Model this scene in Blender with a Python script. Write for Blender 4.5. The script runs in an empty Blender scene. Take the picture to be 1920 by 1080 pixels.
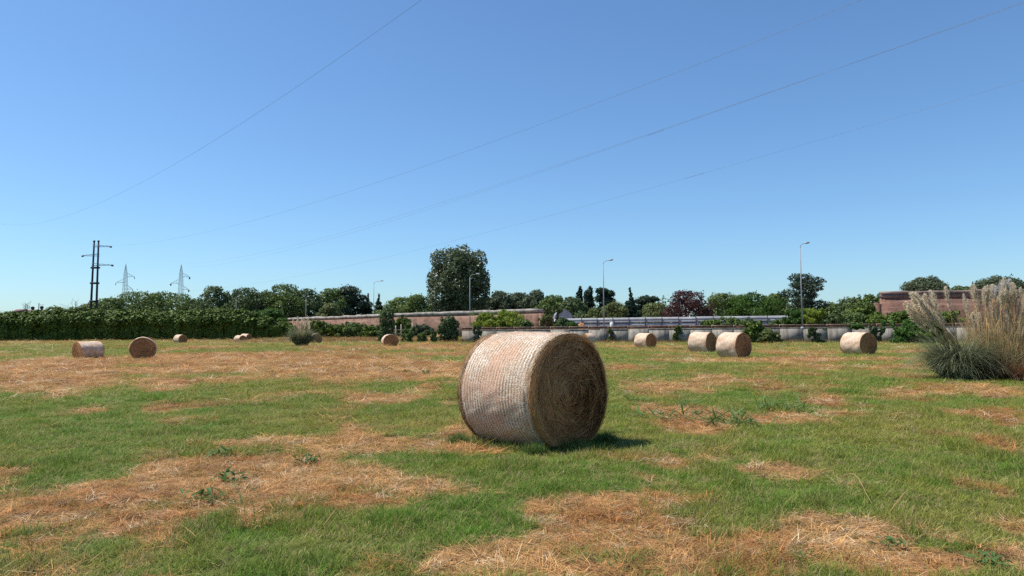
import bpy, math, random
import numpy as np
from mathutils import Vector, Matrix

random.seed(7)
RNG = np.random.default_rng(11)
SC = bpy.context.scene
COL = SC.collection
R = math.radians

# ------------------------------------------------------------------ camera
FPX = 1387.0            # focal length in photograph pixels (1920 wide)
CAM_H = 1.47
PITCH, ROLL = R(3.5), R(-0.33)
cam_data = bpy.data.cameras.new('camera')
cam_data.sensor_width = 36.0
cam_data.lens = 36.0 * FPX / 1920.0
cam_data.clip_start, cam_data.clip_end = 0.05, 9000
cam = bpy.data.objects.new('camera', cam_data)
CAM_R = Matrix.Rotation(R(90) + PITCH, 3, 'X') @ Matrix.Rotation(ROLL, 3, 'Z')
cam.matrix_world = Matrix.Translation((0, 0, CAM_H)) @ CAM_R.to_4x4()
COL.objects.link(cam)
SC.camera = cam

# ------------------------------------------------------------------ light
SUN_EL, SUN_AZ = R(59.5), R(-82)          # azimuth measured from +Y (view direction) towards +X
sun_vec = Vector((math.sin(SUN_AZ) * math.cos(SUN_EL), math.cos(SUN_AZ) * math.cos(SUN_EL), math.sin(SUN_EL)))
world = bpy.data.worlds.new('World')
SC.world = world
world.use_nodes = True
wn = world.node_tree.nodes
sky = wn.new('ShaderNodeTexSky')
sky.sky_type = 'NISHITA'
sky.sun_disc = False
sky.sun_elevation = SUN_EL
sky.sun_rotation = SUN_AZ
sky.altitude = 0
sky.air_density = 1.0
sky.dust_density = 0.5
sky.ozone_density = 3.0
bg = wn['Background']
tint = wn.new('ShaderNodeMix'); tint.data_type = 'RGBA'; tint.blend_type = 'MULTIPLY'
tint.inputs[0].default_value = 1.0; tint.inputs[7].default_value = (0.69, 0.895, 1.055, 1)
hsv = wn.new('ShaderNodeHueSaturation'); hsv.inputs['Saturation'].default_value = 1.0
world.node_tree.links.new(sky.outputs[0], tint.inputs[6])
world.node_tree.links.new(tint.outputs[2], hsv.inputs['Color'])
world.node_tree.links.new(hsv.outputs[0], bg.inputs[0])
bg.inputs[1].default_value = 0.115
sun_data = bpy.data.lights.new('sun', 'SUN')
sun_data.energy = 4.8
sun_data.angle = R(0.53)
sun_data.color = (1.0, 0.935, 0.82)
sun = bpy.data.objects.new('sun', sun_data)
sun.rotation_euler = sun_vec.to_track_quat('Z', 'Y').to_euler()
sun.location = (0, 0, 60)
COL.objects.link(sun)
SC.view_settings.view_transform = 'Standard'
SC.view_settings.look = 'None'
SC.view_settings.exposure = 0.35
SC.view_settings.gamma = 1.0
SC.view_settings.use_curve_mapping = False
SC.cycles.use_denoising = False
SC.cycles.max_bounces = 5
SC.cycles.diffuse_bounces = 3
SC.cycles.glossy_bounces = 2
SC.cycles.transmission_bounces = 3

# ------------------------------------------------------------------ helpers
def ray(u, v):
    return CAM_R @ Vector(((u - 960) / FPX, (540 - v) / FPX, -1.0))
def at(u, v, Y):
    d = ray(u, v); t = Y / d.y
    return Vector((d.x * t, Y, CAM_H + d.z * t))
def gp(u, v):
    d = ray(u, v); t = -CAM_H / d.z
    return Vector((d.x * t, d.y * t, 0))

def _hash(ix, iy, seed):
    h = (ix.astype(np.int64) * 374761393 + iy.astype(np.int64) * 668265263 + seed * 982451653) & 0xFFFFFFFF
    h = ((h ^ (h >> 13)) * 1274126177) & 0xFFFFFFFF
    return ((h ^ (h >> 16)) & 0xFFFF) / 65535.0
def vnoise(x, y, seed=0):
    x = np.asarray(x, float); y = np.asarray(y, float)
    ix, iy = np.floor(x), np.floor(y)
    fx, fy = x - ix, y - iy
    fx = fx * fx * (3 - 2 * fx); fy = fy * fy * (3 - 2 * fy)
    a = _hash(ix, iy, seed); b = _hash(ix + 1, iy, seed); c = _hash(ix, iy + 1, seed); d = _hash(ix + 1, iy + 1, seed)
    return (a * (1 - fx) + b * fx) * (1 - fy) + (c * (1 - fx) + d * fx) * fy
def fbm(x, y, seed=0, octv=4):
    s, amp, tot = 0.0, 1.0, 0.0
    for o in range(octv):
        s = s + amp * vnoise(np.asarray(x) * 2 ** o + 17.3 * o, np.asarray(y) * 2 ** o - 9.1 * o, seed + o)
        tot += amp; amp *= 0.55
    return s / tot
def sstep(a, b, x):
    t = np.clip((np.asarray(x, float) - a) / (b - a), 0, 1)
    return t * t * (3 - 2 * t)

def gz(x, y):
    """height of the field"""
    x = np.asarray(x, float); y = np.asarray(y, float)
    z = 0.05 * (fbm(x * 0.35, y * 0.35, 3, 3) - 0.5) + 0.05 * (fbm(x * 1.6, y * 1.6, 8, 2) - 0.5) * sstep(60, 20, y)
    z = z + 0.22 * sstep(50, 95, y) * sstep(-3, -18, x)
    z = z + 0.55 * sstep(108, 120, y) * sstep(-46, -36, x) * sstep(-5, -11, x)      # low bank below the brick wall
    return z
def g1(x, y):
    return float(gz(x, y))

def tag(o, label=None, cat=None, group=None, kind=None):
    if label: o['label'] = label
    if cat: o['category'] = cat
    if group: o['group'] = group
    if kind: o['kind'] = kind
    return o
def empty(name, loc=(0, 0, 0), rz=0.0, label=None, cat=None, group=None):
    o = bpy.data.objects.new(name, None)
    o.empty_display_size = 0.2
    o.location = loc; o.rotation_euler = (0, 0, rz)
    COL.objects.link(o)
    return tag(o, label, cat, group)
def link(name, me, parent=None, loc=None):
    o = bpy.data.objects.new(name, me)
    COL.objects.link(o)
    if parent is not None: o.parent = parent
    if loc is not None: o.location = loc
    return o
def mesh(name, verts, faces, mat, tint=None, smooth=False, attrs=None):
    """numpy mesh; faces is an (n,3) or (n,4) array or a list of such"""
    me = bpy.data.meshes.new(name)
    verts = np.asarray(verts, np.float32)
    fl = faces if isinstance(faces, list) else [faces]
    fl = [np.asarray(f, np.int32) for f in fl if len(f)]
    me.vertices.add(len(verts)); me.vertices.foreach_set('co', verts.ravel())
    idx = np.concatenate([f.ravel() for f in fl]); tot = np.concatenate([np.full(len(f), f.shape[1], np.int32) for f in fl])
    me.loops.add(len(idx)); me.loops.foreach_set('vertex_index', idx)
    me.polygons.add(len(tot))
    me.polygons.foreach_set('loop_start', np.concatenate([[0], np.cumsum(tot)[:-1]]).astype(np.int32))
    if smooth: me.polygons.foreach_set('use_smooth', np.ones(len(tot), bool))
    if tint is not None:
        a = me.attributes.new('tint', 'FLOAT', 'POINT'); a.data.foreach_set('value', np.asarray(tint, np.float32))
    for k, val in (attrs or {}).items():
        val = np.asarray(val, np.float32)
        if val.ndim == 1:
            a = me.attributes.new(k, 'FLOAT', 'POINT'); a.data.foreach_set('value', val)
        else:
            a = me.attributes.new(k, 'FLOAT_VECTOR', 'POINT'); a.data.foreach_set('vector', val.ravel())
    me.update(calc_edges=True)
    me.validate()
    if mat is not None: me.materials.append(mat)
    return me

class MB:
    """collects boxes, tubes, quads into one mesh"""
    def __init__(s): s.v, s.q, s.t, s.n = [], [], [], 0
    def add(s, v, q=(), t=()):
        s.v.append(np.asarray(v, float))
        if len(q): s.q.append(np.asarray(q) + s.n)
        if len(t): s.t.append(np.asarray(t) + s.n)
        s.n += len(v)
    def box(s, c, size, rz=0.0, taper=1.0):
        hx, hy, hz = [k / 2 for k in size]
        v = np.array([[sx * hx * (taper if sz > 0 else 1), sy * hy * (taper if sz > 0 else 1), sz * hz] for sz in (-1, 1) for sy in (-1, 1) for sx in (-1, 1)])
        cr, sr = math.cos(rz), math.sin(rz)
        v = np.stack([v[:, 0] * cr - v[:, 1] * sr, v[:, 0] * sr + v[:, 1] * cr, v[:, 2]], 1) + np.array(c)
        s.add(v, [[0, 2, 3, 1], [4, 5, 7, 6], [0, 1, 5, 4], [2, 6, 7, 3], [0, 4, 6, 2], [1, 3, 7, 5]])
        return s
    def tube(s, pts, rad, n=6, cap=True):
        pts = np.asarray(pts, float); m = len(pts)
        rad = np.full(m, rad) if np.isscalar(rad) else np.asarray(rad, float)
        tan = np.gradient(pts, axis=0); tan /= np.linalg.norm(tan, axis=1, keepdims=True) + 1e-9
        ref = np.array([0.0, 0.0, 1.0]) if abs(tan[:, 2]).mean() < 0.8 else np.array([1.0, 0.0, 0.0])
        a = np.cross(tan, ref); a /= np.linalg.norm(a, axis=1, keepdims=True) + 1e-9
        b = np.cross(tan, a)
        th = np.arange(n) * 2 * math.pi / n
        v = pts[:, None, :] + rad[:, None, None] * (np.cos(th)[None, :, None] * a[:, None, :] + np.sin(th)[None, :, None] * b[:, None, :])
        q = []
        for i in range(m - 1):
            for j in range(n):
                k = (j + 1) % n
                q.append([i * n + j, i * n + k, (i + 1) * n + k, (i + 1) * n + j])
        vv = v.reshape(-1, 3); t = []
        if cap:
            vv = np.vstack([vv, pts[0], pts[-1]])
            for j in range(n):
                k = (j + 1) % n
                t.append([m * n, k, j]); t.append([m * n + 1, (m - 1) * n + j, (m - 1) * n + k])
        s.add(vv, q, t)
        return s
    def me(s, name, mat, smooth=False):
        f = []
        if s.q: f.append(np.vstack(s.q))
        if s.t: f.append(np.vstack(s.t))
        return mesh(name, np.vstack(s.v), f, mat, smooth=smooth)
    def build(s, name, mat, parent=None, smooth=False, loc=None):
        return link(name, s.me(name, mat, smooth), parent, loc)

# ------------------------------------------------------------------ materials
class NT:
    def __init__(s, name):
        s.m = bpy.data.materials.new(name); s.m.use_nodes = True
        s.t = s.m.node_tree; s.n = s.t.nodes; s.l = s.t.links
        s.b = s.n['Principled BSDF']; s.out = s.n['Material Output']
    def node(s, kind, **kw):
        nd = s.n.new(kind)
        for k, v in kw.items(): setattr(nd, k, v)
        return nd
    def set(s, sock, val):
        if isinstance(val, bpy.types.NodeSocket): s.l.new(val, sock)
        else:
            if isinstance(val, (tuple, list)) and len(val) == 3 and sock.type == 'RGBA': val = (*val, 1)
            sock.default_value = val
    def mix(s, f, a, b, mode='MIX'):
        nd = s.node('ShaderNodeMix', data_type='RGBA', blend_type=mode)
        s.set(nd.inputs[0], f); s.set(nd.inputs[6], a); s.set(nd.inputs[7], b)
        return nd.outputs[2]
    def math(s, op, a, b=0.5, c=0.5, clamp=False):
        nd = s.node('ShaderNodeMath', operation=op, use_clamp=clamp)
        s.set(nd.inputs[0], a); s.set(nd.inputs[1], b); s.set(nd.inputs[2], c)
        return nd.outputs[0]
    def noise(s, scale, detail=4, rough=0.55, vec=None, dist=0.0):
        nd = s.node('ShaderNodeTexNoise')
        nd.inputs['Scale'].default_value = scale; nd.inputs['Detail'].default_value = detail
        nd.inputs['Roughness'].default_value = rough; nd.inputs['Distortion'].default_value = dist
        if vec is not None: s.l.new(vec, nd.inputs['Vector'])
        return nd.outputs['Fac']
    def rng(s, val, a, b, c=0.0, d=1.0):
        nd = s.node('ShaderNodeMapRange', interpolation_type='SMOOTHSTEP')
        s.set(nd.inputs[0], val); nd.inputs[1].default_value = a; nd.inputs[2].default_value = b
        nd.inputs[3].default_value = c; nd.inputs[4].default_value = d
        return nd.outputs[0]
    def coord(s, kind='Object', scale=None):
        o = s.node('ShaderNodeTexCoord').outputs[kind]
        if scale is None: return o
        mp = s.node('ShaderNodeMapping'); mp.inputs['Scale'].default_value = scale
        s.l.new(o, mp.inputs['Vector']); return mp.outputs[0]
    def attr(s, name, kind='GEOMETRY'):
        nd = s.node('ShaderNodeAttribute', attribute_name=name, attribute_type=kind); return nd
    def bump(s, h, strength=0.4, dist=0.02):
        nd = s.node('ShaderNodeBump'); nd.inputs['Strength'].default_value = strength; nd.inputs['Distance'].default_value = dist
        s.l.new(h, nd.inputs['Height']); s.l.new(nd.outputs[0], s.b.inputs['Normal'])
    def fin(s, col=None, rough=0.8, spec=0.3, metal=0.0):
        if col is not None: s.set(s.b.inputs['Base Color'], col)
        s.set(s.b.inputs['Roughness'], rough); s.b.inputs['Specular IOR Level'].default_value = spec; s.b.inputs['Metallic'].default_value = metal
        return s.m
    def translucent(s, col, f):
        tr = s.node('ShaderNodeBsdfTranslucent'); s.set(tr.inputs[0], col)
        mx = s.node('ShaderNodeMixShader'); mx.inputs[0].default_value = f
        s.l.new(s.b.outputs[0], mx.inputs[1]); s.l.new(tr.outputs[0], mx.inputs[2]); s.l.new(mx.outputs[0], s.out.inputs[0])

def foliage_mat(name, dark, light, trans=0.22, rough=0.55, spec=0.14):
    n = NT(name)
    t = n.attr('tint').outputs['Fac']
    c = n.mix(t, dark, light)
    big = n.noise(0.35, 3, 0.6, n.coord('Object'))
    c = n.mix(n.rng(big, 0.35, 0.7, 0.0, 0.5), c, tuple(k * 0.62 for k in light))
    n.fin(c, rough, spec)
    n.translucent(n.mix(0.5, c, tuple(min(1, k * 1.6) for k in light)), trans)
    return n.m
def plain_mat(name, col, var=0.3, scale=8.0, rough=0.8, spec=0.3, metal=0.0, bump=0.0, bump_dist=0.01):
    n = NT(name)
    nz = n.noise(scale, 5, 0.6, n.coord('Object'))
    c = n.mix(n.rng(nz, 0.3, 0.7), tuple(k * (1 - var) for k in col), tuple(min(1, k * (1 + var)) for k in col))
    if bump: n.bump(nz, bump, bump_dist)
    return n.fin(c, rough, spec, metal)

M = {}  # tree leaf colours are lightened in place of distance haze
M['leaf_dark'] = foliage_mat('leaf_dark', (0.036, 0.060, 0.026), (0.155, 0.215, 0.086), trans=0.12)
M['leaf_big'] = foliage_mat('leaf_big', (0.030, 0.046, 0.020), (0.165, 0.210, 0.100), spec=0.4, rough=0.42, trans=0.18)
M['leaf_mid'] = foliage_mat('leaf_mid', (0.048, 0.082, 0.024), (0.200, 0.275, 0.080), trans=0.14)
M['leaf_bright'] = foliage_mat('leaf_bright', (0.035, 0.080, 0.015), (0.090, 0.180, 0.035), trans=0.3)
M['leaf_yellow'] = foliage_mat('leaf_yellow', (0.095, 0.140, 0.020), (0.270, 0.340, 0.050), trans=0.3)
M['leaf_olive'] = foliage_mat('leaf_olive', (0.070, 0.095, 0.030), (0.210, 0.245, 0.090))
M['leaf_grey'] = foliage_mat('leaf_grey', (0.050, 0.072, 0.040), (0.150, 0.185, 0.105))
M['leaf_purple'] = foliage_mat('leaf_purple', (0.030, 0.015, 0.017), (0.115, 0.058, 0.055))
M['leaf_conifer'] = foliage_mat('leaf_conifer', (0.018, 0.035, 0.024), (0.064, 0.100, 0.058), trans=0.08)
M['leaf_hedge'] = foliage_mat('leaf_hedge', (0.016, 0.034, 0.008), (0.175, 0.255, 0.045), trans=0.06)
M['leaf_pampas'] = foliage_mat('leaf_pampas', (0.075, 0.100, 0.052), (0.270, 0.290, 0.170), trans=0.15)
M['leaf_weed'] = foliage_mat('leaf_weed', (0.045, 0.095, 0.024), (0.120, 0.205, 0.060), trans=0.2)
M['bark'] = plain_mat('bark', (0.13, 0.10, 0.075), 0.4, 4, 0.9, 0.2, bump=0.5, bump_dist=0.03)
M['straw'] = foliage_mat('straw', (0.44, 0.28, 0.12), (0.80, 0.60, 0.33), trans=0.2, rough=0.6)
M['plume'] = foliage_mat('plume', (0.56, 0.43, 0.27), (0.88, 0.76, 0.56), trans=0.35, rough=0.8, spec=0.1)
M['plume_white'] = foliage_mat('plume_white', (0.50, 0.45, 0.40), (0.80, 0.76, 0.70), trans=0.35, rough=0.8, spec=0.1)
M['thatch'] = foliage_mat('thatch', (0.22, 0.10, 0.05), (0.50, 0.28, 0.15), trans=0.15, rough=0.8)
M['steel'] = plain_mat('steel', (0.42, 0.44, 0.46), 0.15, 3, 0.45, 0.5, 0.6)
M['lamp_pole'] = plain_mat('lamp_pole', (0.30, 0.31, 0.33), 0.12, 2, 0.65, 0.3, 0.1)
M['lamp_head'] = plain_mat('lamp_head', (0.35, 0.36, 0.38), 0.1, 2, 0.5, 0.5, 0.2)
M['lattice'] = plain_mat('lattice', (0.26, 0.28, 0.31), 0.2, 2, 0.6, 0.4, 0.2)
M['mast'] = plain_mat('mast', (0.040, 0.042, 0.050), 0.25, 1.5, 0.8, 0.2)
M['insulator'] = plain_mat('insulator', (0.10, 0.11, 0.13), 0.2, 5, 0.4, 0.5)
M['wire'] = plain_mat('wire', (0.13, 0.15, 0.18), 0.1, 1, 0.5, 0.4, 0.3)
M['wood_post'] = plain_mat('wood_post', (0.42, 0.37, 0.31), 0.3, 6, 0.9, 0.2)
M['white_concrete'] = plain_mat('white_concrete', (0.62, 0.62, 0.60), 0.15, 3, 0.8, 0.3)
M['rust'] = plain_mat('rust', (0.17, 0.085, 0.055), 0.45, 2.5, 0.85, 0.2)
M['rust_rail'] = plain_mat('rust_rail', (0.36, 0.25, 0.19), 0.3, 2.5, 0.8, 0.2)
M['red_tile'] = plain_mat('red_tile', (0.20, 0.11, 0.10), 0.3, 2.5, 0.85, 0.2)
M['plaster'] = plain_mat('plaster', (0.42, 0.36, 0.30), 0.2, 1.5, 0.9, 0.2)
M['window_dark'] = plain_mat('window_dark', (0.03, 0.035, 0.04), 0.2, 1.5, 0.2, 0.5)
M['arch_metal'] = plain_mat('arch_metal', (0.30, 0.33, 0.38), 0.15, 0.8, 0.55, 0.4, 0.2)
M['coping'] = plain_mat('coping', (0.29, 0.265, 0.24), 0.4, 0.9, 0.9, 0.2, bump=0.5, bump_dist=0.05)
M['coping_brown'] = plain_mat('coping_brown', (0.23, 0.185, 0.16), 0.4, 0.9, 0.9, 0.2, bump=0.5, bump_dist=0.05)
M['coping_dark'] = plain_mat('coping_dark', (0.15, 0.11, 0.095), 0.35, 0.9, 0.9, 0.2, bump=0.5, bump_dist=0.05)
M['orange_soil'] = plain_mat('orange_soil', (0.36, 0.19, 0.10), 0.3, 1.5, 0.95, 0.1, bump=0.6, bump_dist=0.1)

def brick_mat(name, a, b, mortar):
    n = NT(name)
    uv = n.attr('wallpos').outputs['Vector']
    br = n.node('ShaderNodeTexBrick')
    n.l.new(uv, br.inputs['Vector'])
    br.inputs['Scale'].default_value = 1.0
    br.inputs['Brick Width'].default_value = 0.27; br.inputs['Row Height'].default_value = 0.075
    br.inputs['Mortar Size'].default_value = 0.010
    br.inputs['Color1'].default_value = (*a, 1); br.inputs['Color2'].default_value = (*b, 1); br.inputs['Mortar'].default_value = (*mortar, 1)
    big = n.noise(0.45, 5, 0.65, uv)
    c = n.mix(n.rng(big, 0.42, 0.70, 0.0, 0.55), br.outputs['Color'], tuple(.5 * (p + q) for p, q in zip(a, mortar)))
    sp = n.noise(0.9, 7, 0.78, uv)
    c = n.mix(n.rng(sp, 0.50, 0.60, 0.0, 0.8), c, (0.085, 0.050, 0.040))
    st = n.node('ShaderNodeMapping'); st.inputs['Scale'].default_value = (0.55, 0.10, 1); n.l.new(uv, st.inputs['Vector'])
    c = n.mix(n.rng(n.noise(1.0, 5, 0.7, st.outputs[0]), 0.46, 0.62, 0.0, 0.6), c, (0.12, 0.075, 0.058))
    co = n.node('ShaderNodeMapping'); co.inputs['Scale'].default_value = (0.12, 2.2, 1); n.l.new(uv, co.inputs['Vector'])
    c = n.mix(n.rng(n.noise(1.0, 4, 0.6, co.outputs[0]), 0.50, 0.66, 0.0, 0.45), c, (0.36, 0.25, 0.20))
    sp2 = n.noise(2.3, 5, 0.75, n.math('ADD', sp, 0.0) if False else n.coord('Object'))
    c = n.mix(n.rng(sp2, 0.60, 0.70, 0.0, 0.5), c, (0.42, 0.33, 0.27))
    n.bump(sp, 0.5, 0.06)
    return n.fin(c, 0.92, 0.15)
M['brick'] = brick_mat('brick', (0.25, 0.125, 0.088), (0.18, 0.088, 0.064), (0.27, 0.20, 0.15))
M['brick_red'] = brick_mat('brick_red', (0.225, 0.108, 0.078), (0.165, 0.080, 0.060), (0.22, 0.145, 0.11))

def concrete_mat():
    n = NT('concrete_panel')
    oc = n.coord('Object')
    loc = n.node('ShaderNodeObjectInfo').outputs['Random']
    geo = n.node('ShaderNodeNewGeometry').outputs['Position']
    nz = n.noise(1.3, 6, 0.65, geo)
    mp = n.node('ShaderNodeMapping'); mp.inputs['Scale'].default_value = (2.2, 2.2, 0.30)
    n.l.new(geo, mp.inputs['Vector'])
    streak = n.noise(1.0, 5, 0.7, mp.outputs[0])
    c = n.mix(n.rng(nz, 0.3, 0.7), (0.22, 0.20, 0.170), (0.37, 0.34, 0.295))
    c = n.mix(n.math('MULTIPLY', loc, 0.5), c, (0.24, 0.22, 0.19))
    c = n.mix(n.rng(streak, 0.46, 0.62, 0, 0.72), c, (0.12, 0.108, 0.095))
    n.bump(nz, 0.3, 0.03)
    return n.fin(c, 0.9, 0.2)
M['concrete'] = concrete_mat()
def sheet_mat():
    n = NT('metal_sheet')
    geo = n.node('ShaderNodeNewGeometry').outputs['Position']
    r = n.node('ShaderNodeObjectInfo').outputs['Random']
    nz = n.noise(0.8, 4, 0.6, geo)
    c = n.mix(n.rng(nz, 0.3, 0.7), (0.22, 0.235, 0.26), (0.34, 0.355, 0.38))
    c = n.mix(n.math('MULTIPLY', r, 0.5), c, (0.24, 0.25, 0.28))
    return n.fin(c, 0.6, 0.4, 0.1)
M['sheet'] = sheet_mat()

def ground_mat():
    n = NT('field_ground')
    dry = n.attr('dry').outputs['Fac']
    geo = n.node('ShaderNodeNewGeometry').outputs['Position']
    n1 = n.noise(0.9, 6, 0.65, geo); n2 = n.noise(9, 5, 0.7, geo); n3 = n.noise(60, 3, 0.6, geo)
    green = n.mix(n.rng(n2, 0.3, 0.7), (0.065, 0.085, 0.020), (0.130, 0.155, 0.038))
    green = n.mix(n.rng(n1, 0.45, 0.7, 0, 0.6), green, (0.19, 0.155, 0.065))
    tan = n.mix(n.rng(n2, 0.3, 0.7), (0.20, 0.100, 0.040), (0.42, 0.235, 0.100))
    tan = n.mix(n.rng(n1, 0.4, 0.7, 0, 0.5), tan, (0.46, 0.29, 0.14))
    d2 = n.math('ADD', dry, n.math('MULTIPLY', n.math('SUBTRACT', n2, 0.5), 0.5))
    c = n.mix(n.rng(d2, 0.25, 0.75), green, tan)
    c = n.mix(n.rng(n3, 0.35, 0.75, 0.0, 0.6), c, (0.05, 0.038, 0.022))
    n.bump(n3, 0.7, 0.02)
    return n.fin(c, 0.95, 0.1)
M['ground'] = ground_mat()
M['track'] = plain_mat('track', (0.46, 0.38, 0.29), 0.25, 1.2, 0.95, 0.1)
M['asphalt'] = plain_mat('asphalt', (0.09, 0.088, 0.084), 0.3, 3, 0.95, 0.2)

def blade_mat(name, trans):
    n = NT(name)
    col = n.attr('col', 'INSTANCER').outputs['Color']
    t = n.attr('tint').outputs['Fac']
    h = n.attr('hgt').outputs['Fac']
    c = n.mix(1.0, col, n.mix(t, (0.62, 0.62, 0.62), (1.38, 1.38, 1.30)), 'MULTIPLY')
    if name == 'grass_blade': c = n.mix(n.rng(t, 0.86, 0.90, 0, .6), c, (0.40, 0.33, 0.13))
    n.fin(c, 0.6, 0.12)
    n.translucent(c, trans)
    return n.m
M['blade'] = blade_mat('grass_blade', 0.32)
M['dry_blade'] = blade_mat('dry_blade', 0.22)

def bale_mat():
    n = NT('bale_net_wrap')
    p = n.attr('cyl').outputs['Vector']       # (axis metres, arc metres, radius)
    sep = n.node('ShaderNodeSeparateXYZ'); n.l.new(p, sep.inputs[0])
    ax = sep.outputs[0]
    wob = n.noise(3.0, 3, 0.5, p)
    ph = n.math('MULTIPLY', n.math('ADD', ax, n.math('MULTIPLY', wob, 0.06)), 2 * math.pi / 0.052)
    band = n.math('MULTIPLY_ADD', n.math('COSINE', ph), 0.5, 0.5)
    mp = n.node('ShaderNodeMapping'); mp.inputs['Scale'].default_value = (85, 60, 1); mp.inputs['Rotation'].default_value = (0, 0, 0.25)
    n.l.new(p, mp.inputs['Vector'])
    sp = n.noise(1.0, 3, 0.7, mp.outputs[0])
    mp2 = n.node('ShaderNodeMapping'); mp2.inputs['Scale'].default_value = (22, 150, 1)
    n.l.new(p, mp2.inputs['Vector'])
    fib = n.noise(1.0, 4, 0.7, mp2.outputs[0])
    big = n.noise(1.6, 4, 0.6, p)
    straw = n.mix(n.rng(fib, 0.3, 0.7), (0.26, 0.150, 0.080), (0.55, 0.39, 0.25))
    straw = n.mix(n.rng(big, 0.48, 0.62, 0, 0.65), straw, (0.54, 0.28, 0.17))
    net = n.rng(n.math('ADD', sp, n.math('MULTIPLY', band, 0.13)), 0.51, 0.68)
    net = n.math('MULTIPLY', net, n.rng(big, 0.36, 0.62, 1.0, 0.42))
    c = n.mix(net, straw, (0.84, 0.79, 0.71))
    c = n.mix(n.rng(n.math('ADD', sp, n.math('MULTIPLY', band, 0.13)), 0.50, 0.38, 0.0, 0.85), c, (0.15, 0.082, 0.042))
    n.bump(n.math('ADD', n.math('MULTIPLY', band, 0.5), sp), 0.9, 0.012)
    return n.fin(c, 0.72, 0.25)
M['bale'] = bale_mat()
def bale_far_mat():
    n = NT('bale_net_wrap_far')
    p = n.attr('cyl').outputs['Vector']
    big = n.noise(2.2, 5, 0.65, p)
    r = n.node('ShaderNodeObjectInfo').outputs['Random']
    mp2 = n.node('ShaderNodeMapping'); mp2.inputs['Scale'].default_value = (18, 3, 1)
    n.l.new(p, mp2.inputs['Vector'])
    band = n.noise(1.0, 4, 0.7, mp2.outputs[0])
    c = n.mix(n.rng(big, 0.32, 0.68), (0.52, 0.34, 0.215), (0.72, 0.59, 0.46))
    c = n.mix(n.rng(band, 0.4, 0.7, 0, 0.5), c, (0.36, 0.22, 0.15))
    n.bump(band, 0.5, 0.03)
    return n.fin(c, 0.75, 0.25)
M['bale_far'] = bale_far_mat()
def hayface_mat():
    n = NT('bale_end')
    nz = n.noise(14, 5, 0.7, n.coord('Object'))
    c = n.mix(n.rng(nz, 0.3, 0.7), (0.20, 0.088, 0.040), (0.44, 0.220, 0.100))
    n.bump(nz, 0.8, 0.03)
    return n.fin(c, 0.9, 0.1)
M['bale_end'] = hayface_mat()
M['hay'] = foliage_mat('hay', (0.23, 0.098, 0.038), (0.82, 0.47, 0.22), trans=0.15, rough=0.65)
M['hay_pale'] = foliage_mat('hay_pale', (0.40, 0.26, 0.15), (0.74, 0.58, 0.40), trans=0.2, rough=0.65)

# ------------------------------------------------------------------ field: where the cut hay lies dry
# (u, v, half width, half height, strength): patches as seen in the photograph, laid out on the ground in metres
DRY = [(120, 690, 330, 26, 1), (430, 694, 330, 24, 1), (730, 698, 170, 20, 1), (240, 715, 300, 18, .8), (720, 750, 80, 11, .8), (1190, 735, 60, 8, .6),
       (470, 832, 130, 13, .9), (640, 838, 190, 20, 1), (820, 838, 90, 18, .7),
       (420, 885, 200, 34, 1), (600, 905, 200, 34, .95), (330, 925, 260, 32, 1), (110, 955, 200, 30, 1), (40, 985, 110, 24, .9), (560, 945, 260, 24, .7), (800, 915, 110, 20, .6),
       (1080, 955, 130, 26, 1), (1160, 1000, 200, 40, 1), (960, 1040, 170, 45, .9), (1340, 1045, 200, 50, .9), (1560, 985, 130, 26, 1), (1480, 1025, 220, 36, 1), (1680, 1060, 210, 32, 1), (1250, 930, 80, 10, .5), (850, 1070, 90, 24, .8), (1900, 1040, 60, 26, .9),
       (1270, 775, 100, 14, 1), (1300, 800, 90, 16, .9), (1440, 787, 80, 10, 1), (1570, 775, 70, 7, .8), (1600, 745, 120, 8, .55), (1800, 738, 170, 9, .7), (1870, 730, 70, 8, .7), (1850, 782, 60, 12, .8), (1790, 825, 60, 9, .7), (1440, 885, 60, 20, .7), (1850, 918, 70, 14, .75), (1730, 820, 50, 8, .5), (1745, 1000, 30, 14, .7), (1200, 905, 60, 10, .4), (1590, 905, 60, 10, .4),
       (1450, 676, 250, 5, .9), (1250, 668, 120, 3, .6), (1600, 690, 180, 5, .6), (1190, 652, 120, 2.5, .8), (1500, 656, 200, 2, .4), (700, 655, 200, 3, .5), (600, 664, 160, 4, .5), (1680, 708, 90, 7, .5), (970, 850, 40, 6, .3)]
DRYW = []
for u, v, hu, hv, s in DRY:
    p = gp(u, v); a = gp(u, v - hv); b = gp(u, v + hv)
    k_ = 0.86 if v > 810 else 1.0
    DRYW.append((p.x, (a.y + b.y) / 2, k_ * hu * p.y / FPX, k_ * (a.y - b.y) / 2, s))
GREEN = [(350, 706, 120, 6, .8), (270, 688, 60, 3, .9), (480, 790, 330, 20, .6), (1060, 850, 200, 14, .8), (170, 850, 220, 40, .6), (400, 1040, 330, 50, .9), (700, 1010, 130, 30, .6), (1550, 830, 260, 30, .6), (1720, 930, 160, 45, .7), (800, 790, 80, 25, .3)]
GRW = []
for u, v, hu, hv, s in GREEN:
    p = gp(u, v); a = gp(u, v - hv); b = gp(u, v + hv)
    GRW.append((p.x, (a.y + b.y) / 2, hu * p.y / FPX, (a.y - b.y) / 2, s))
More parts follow.
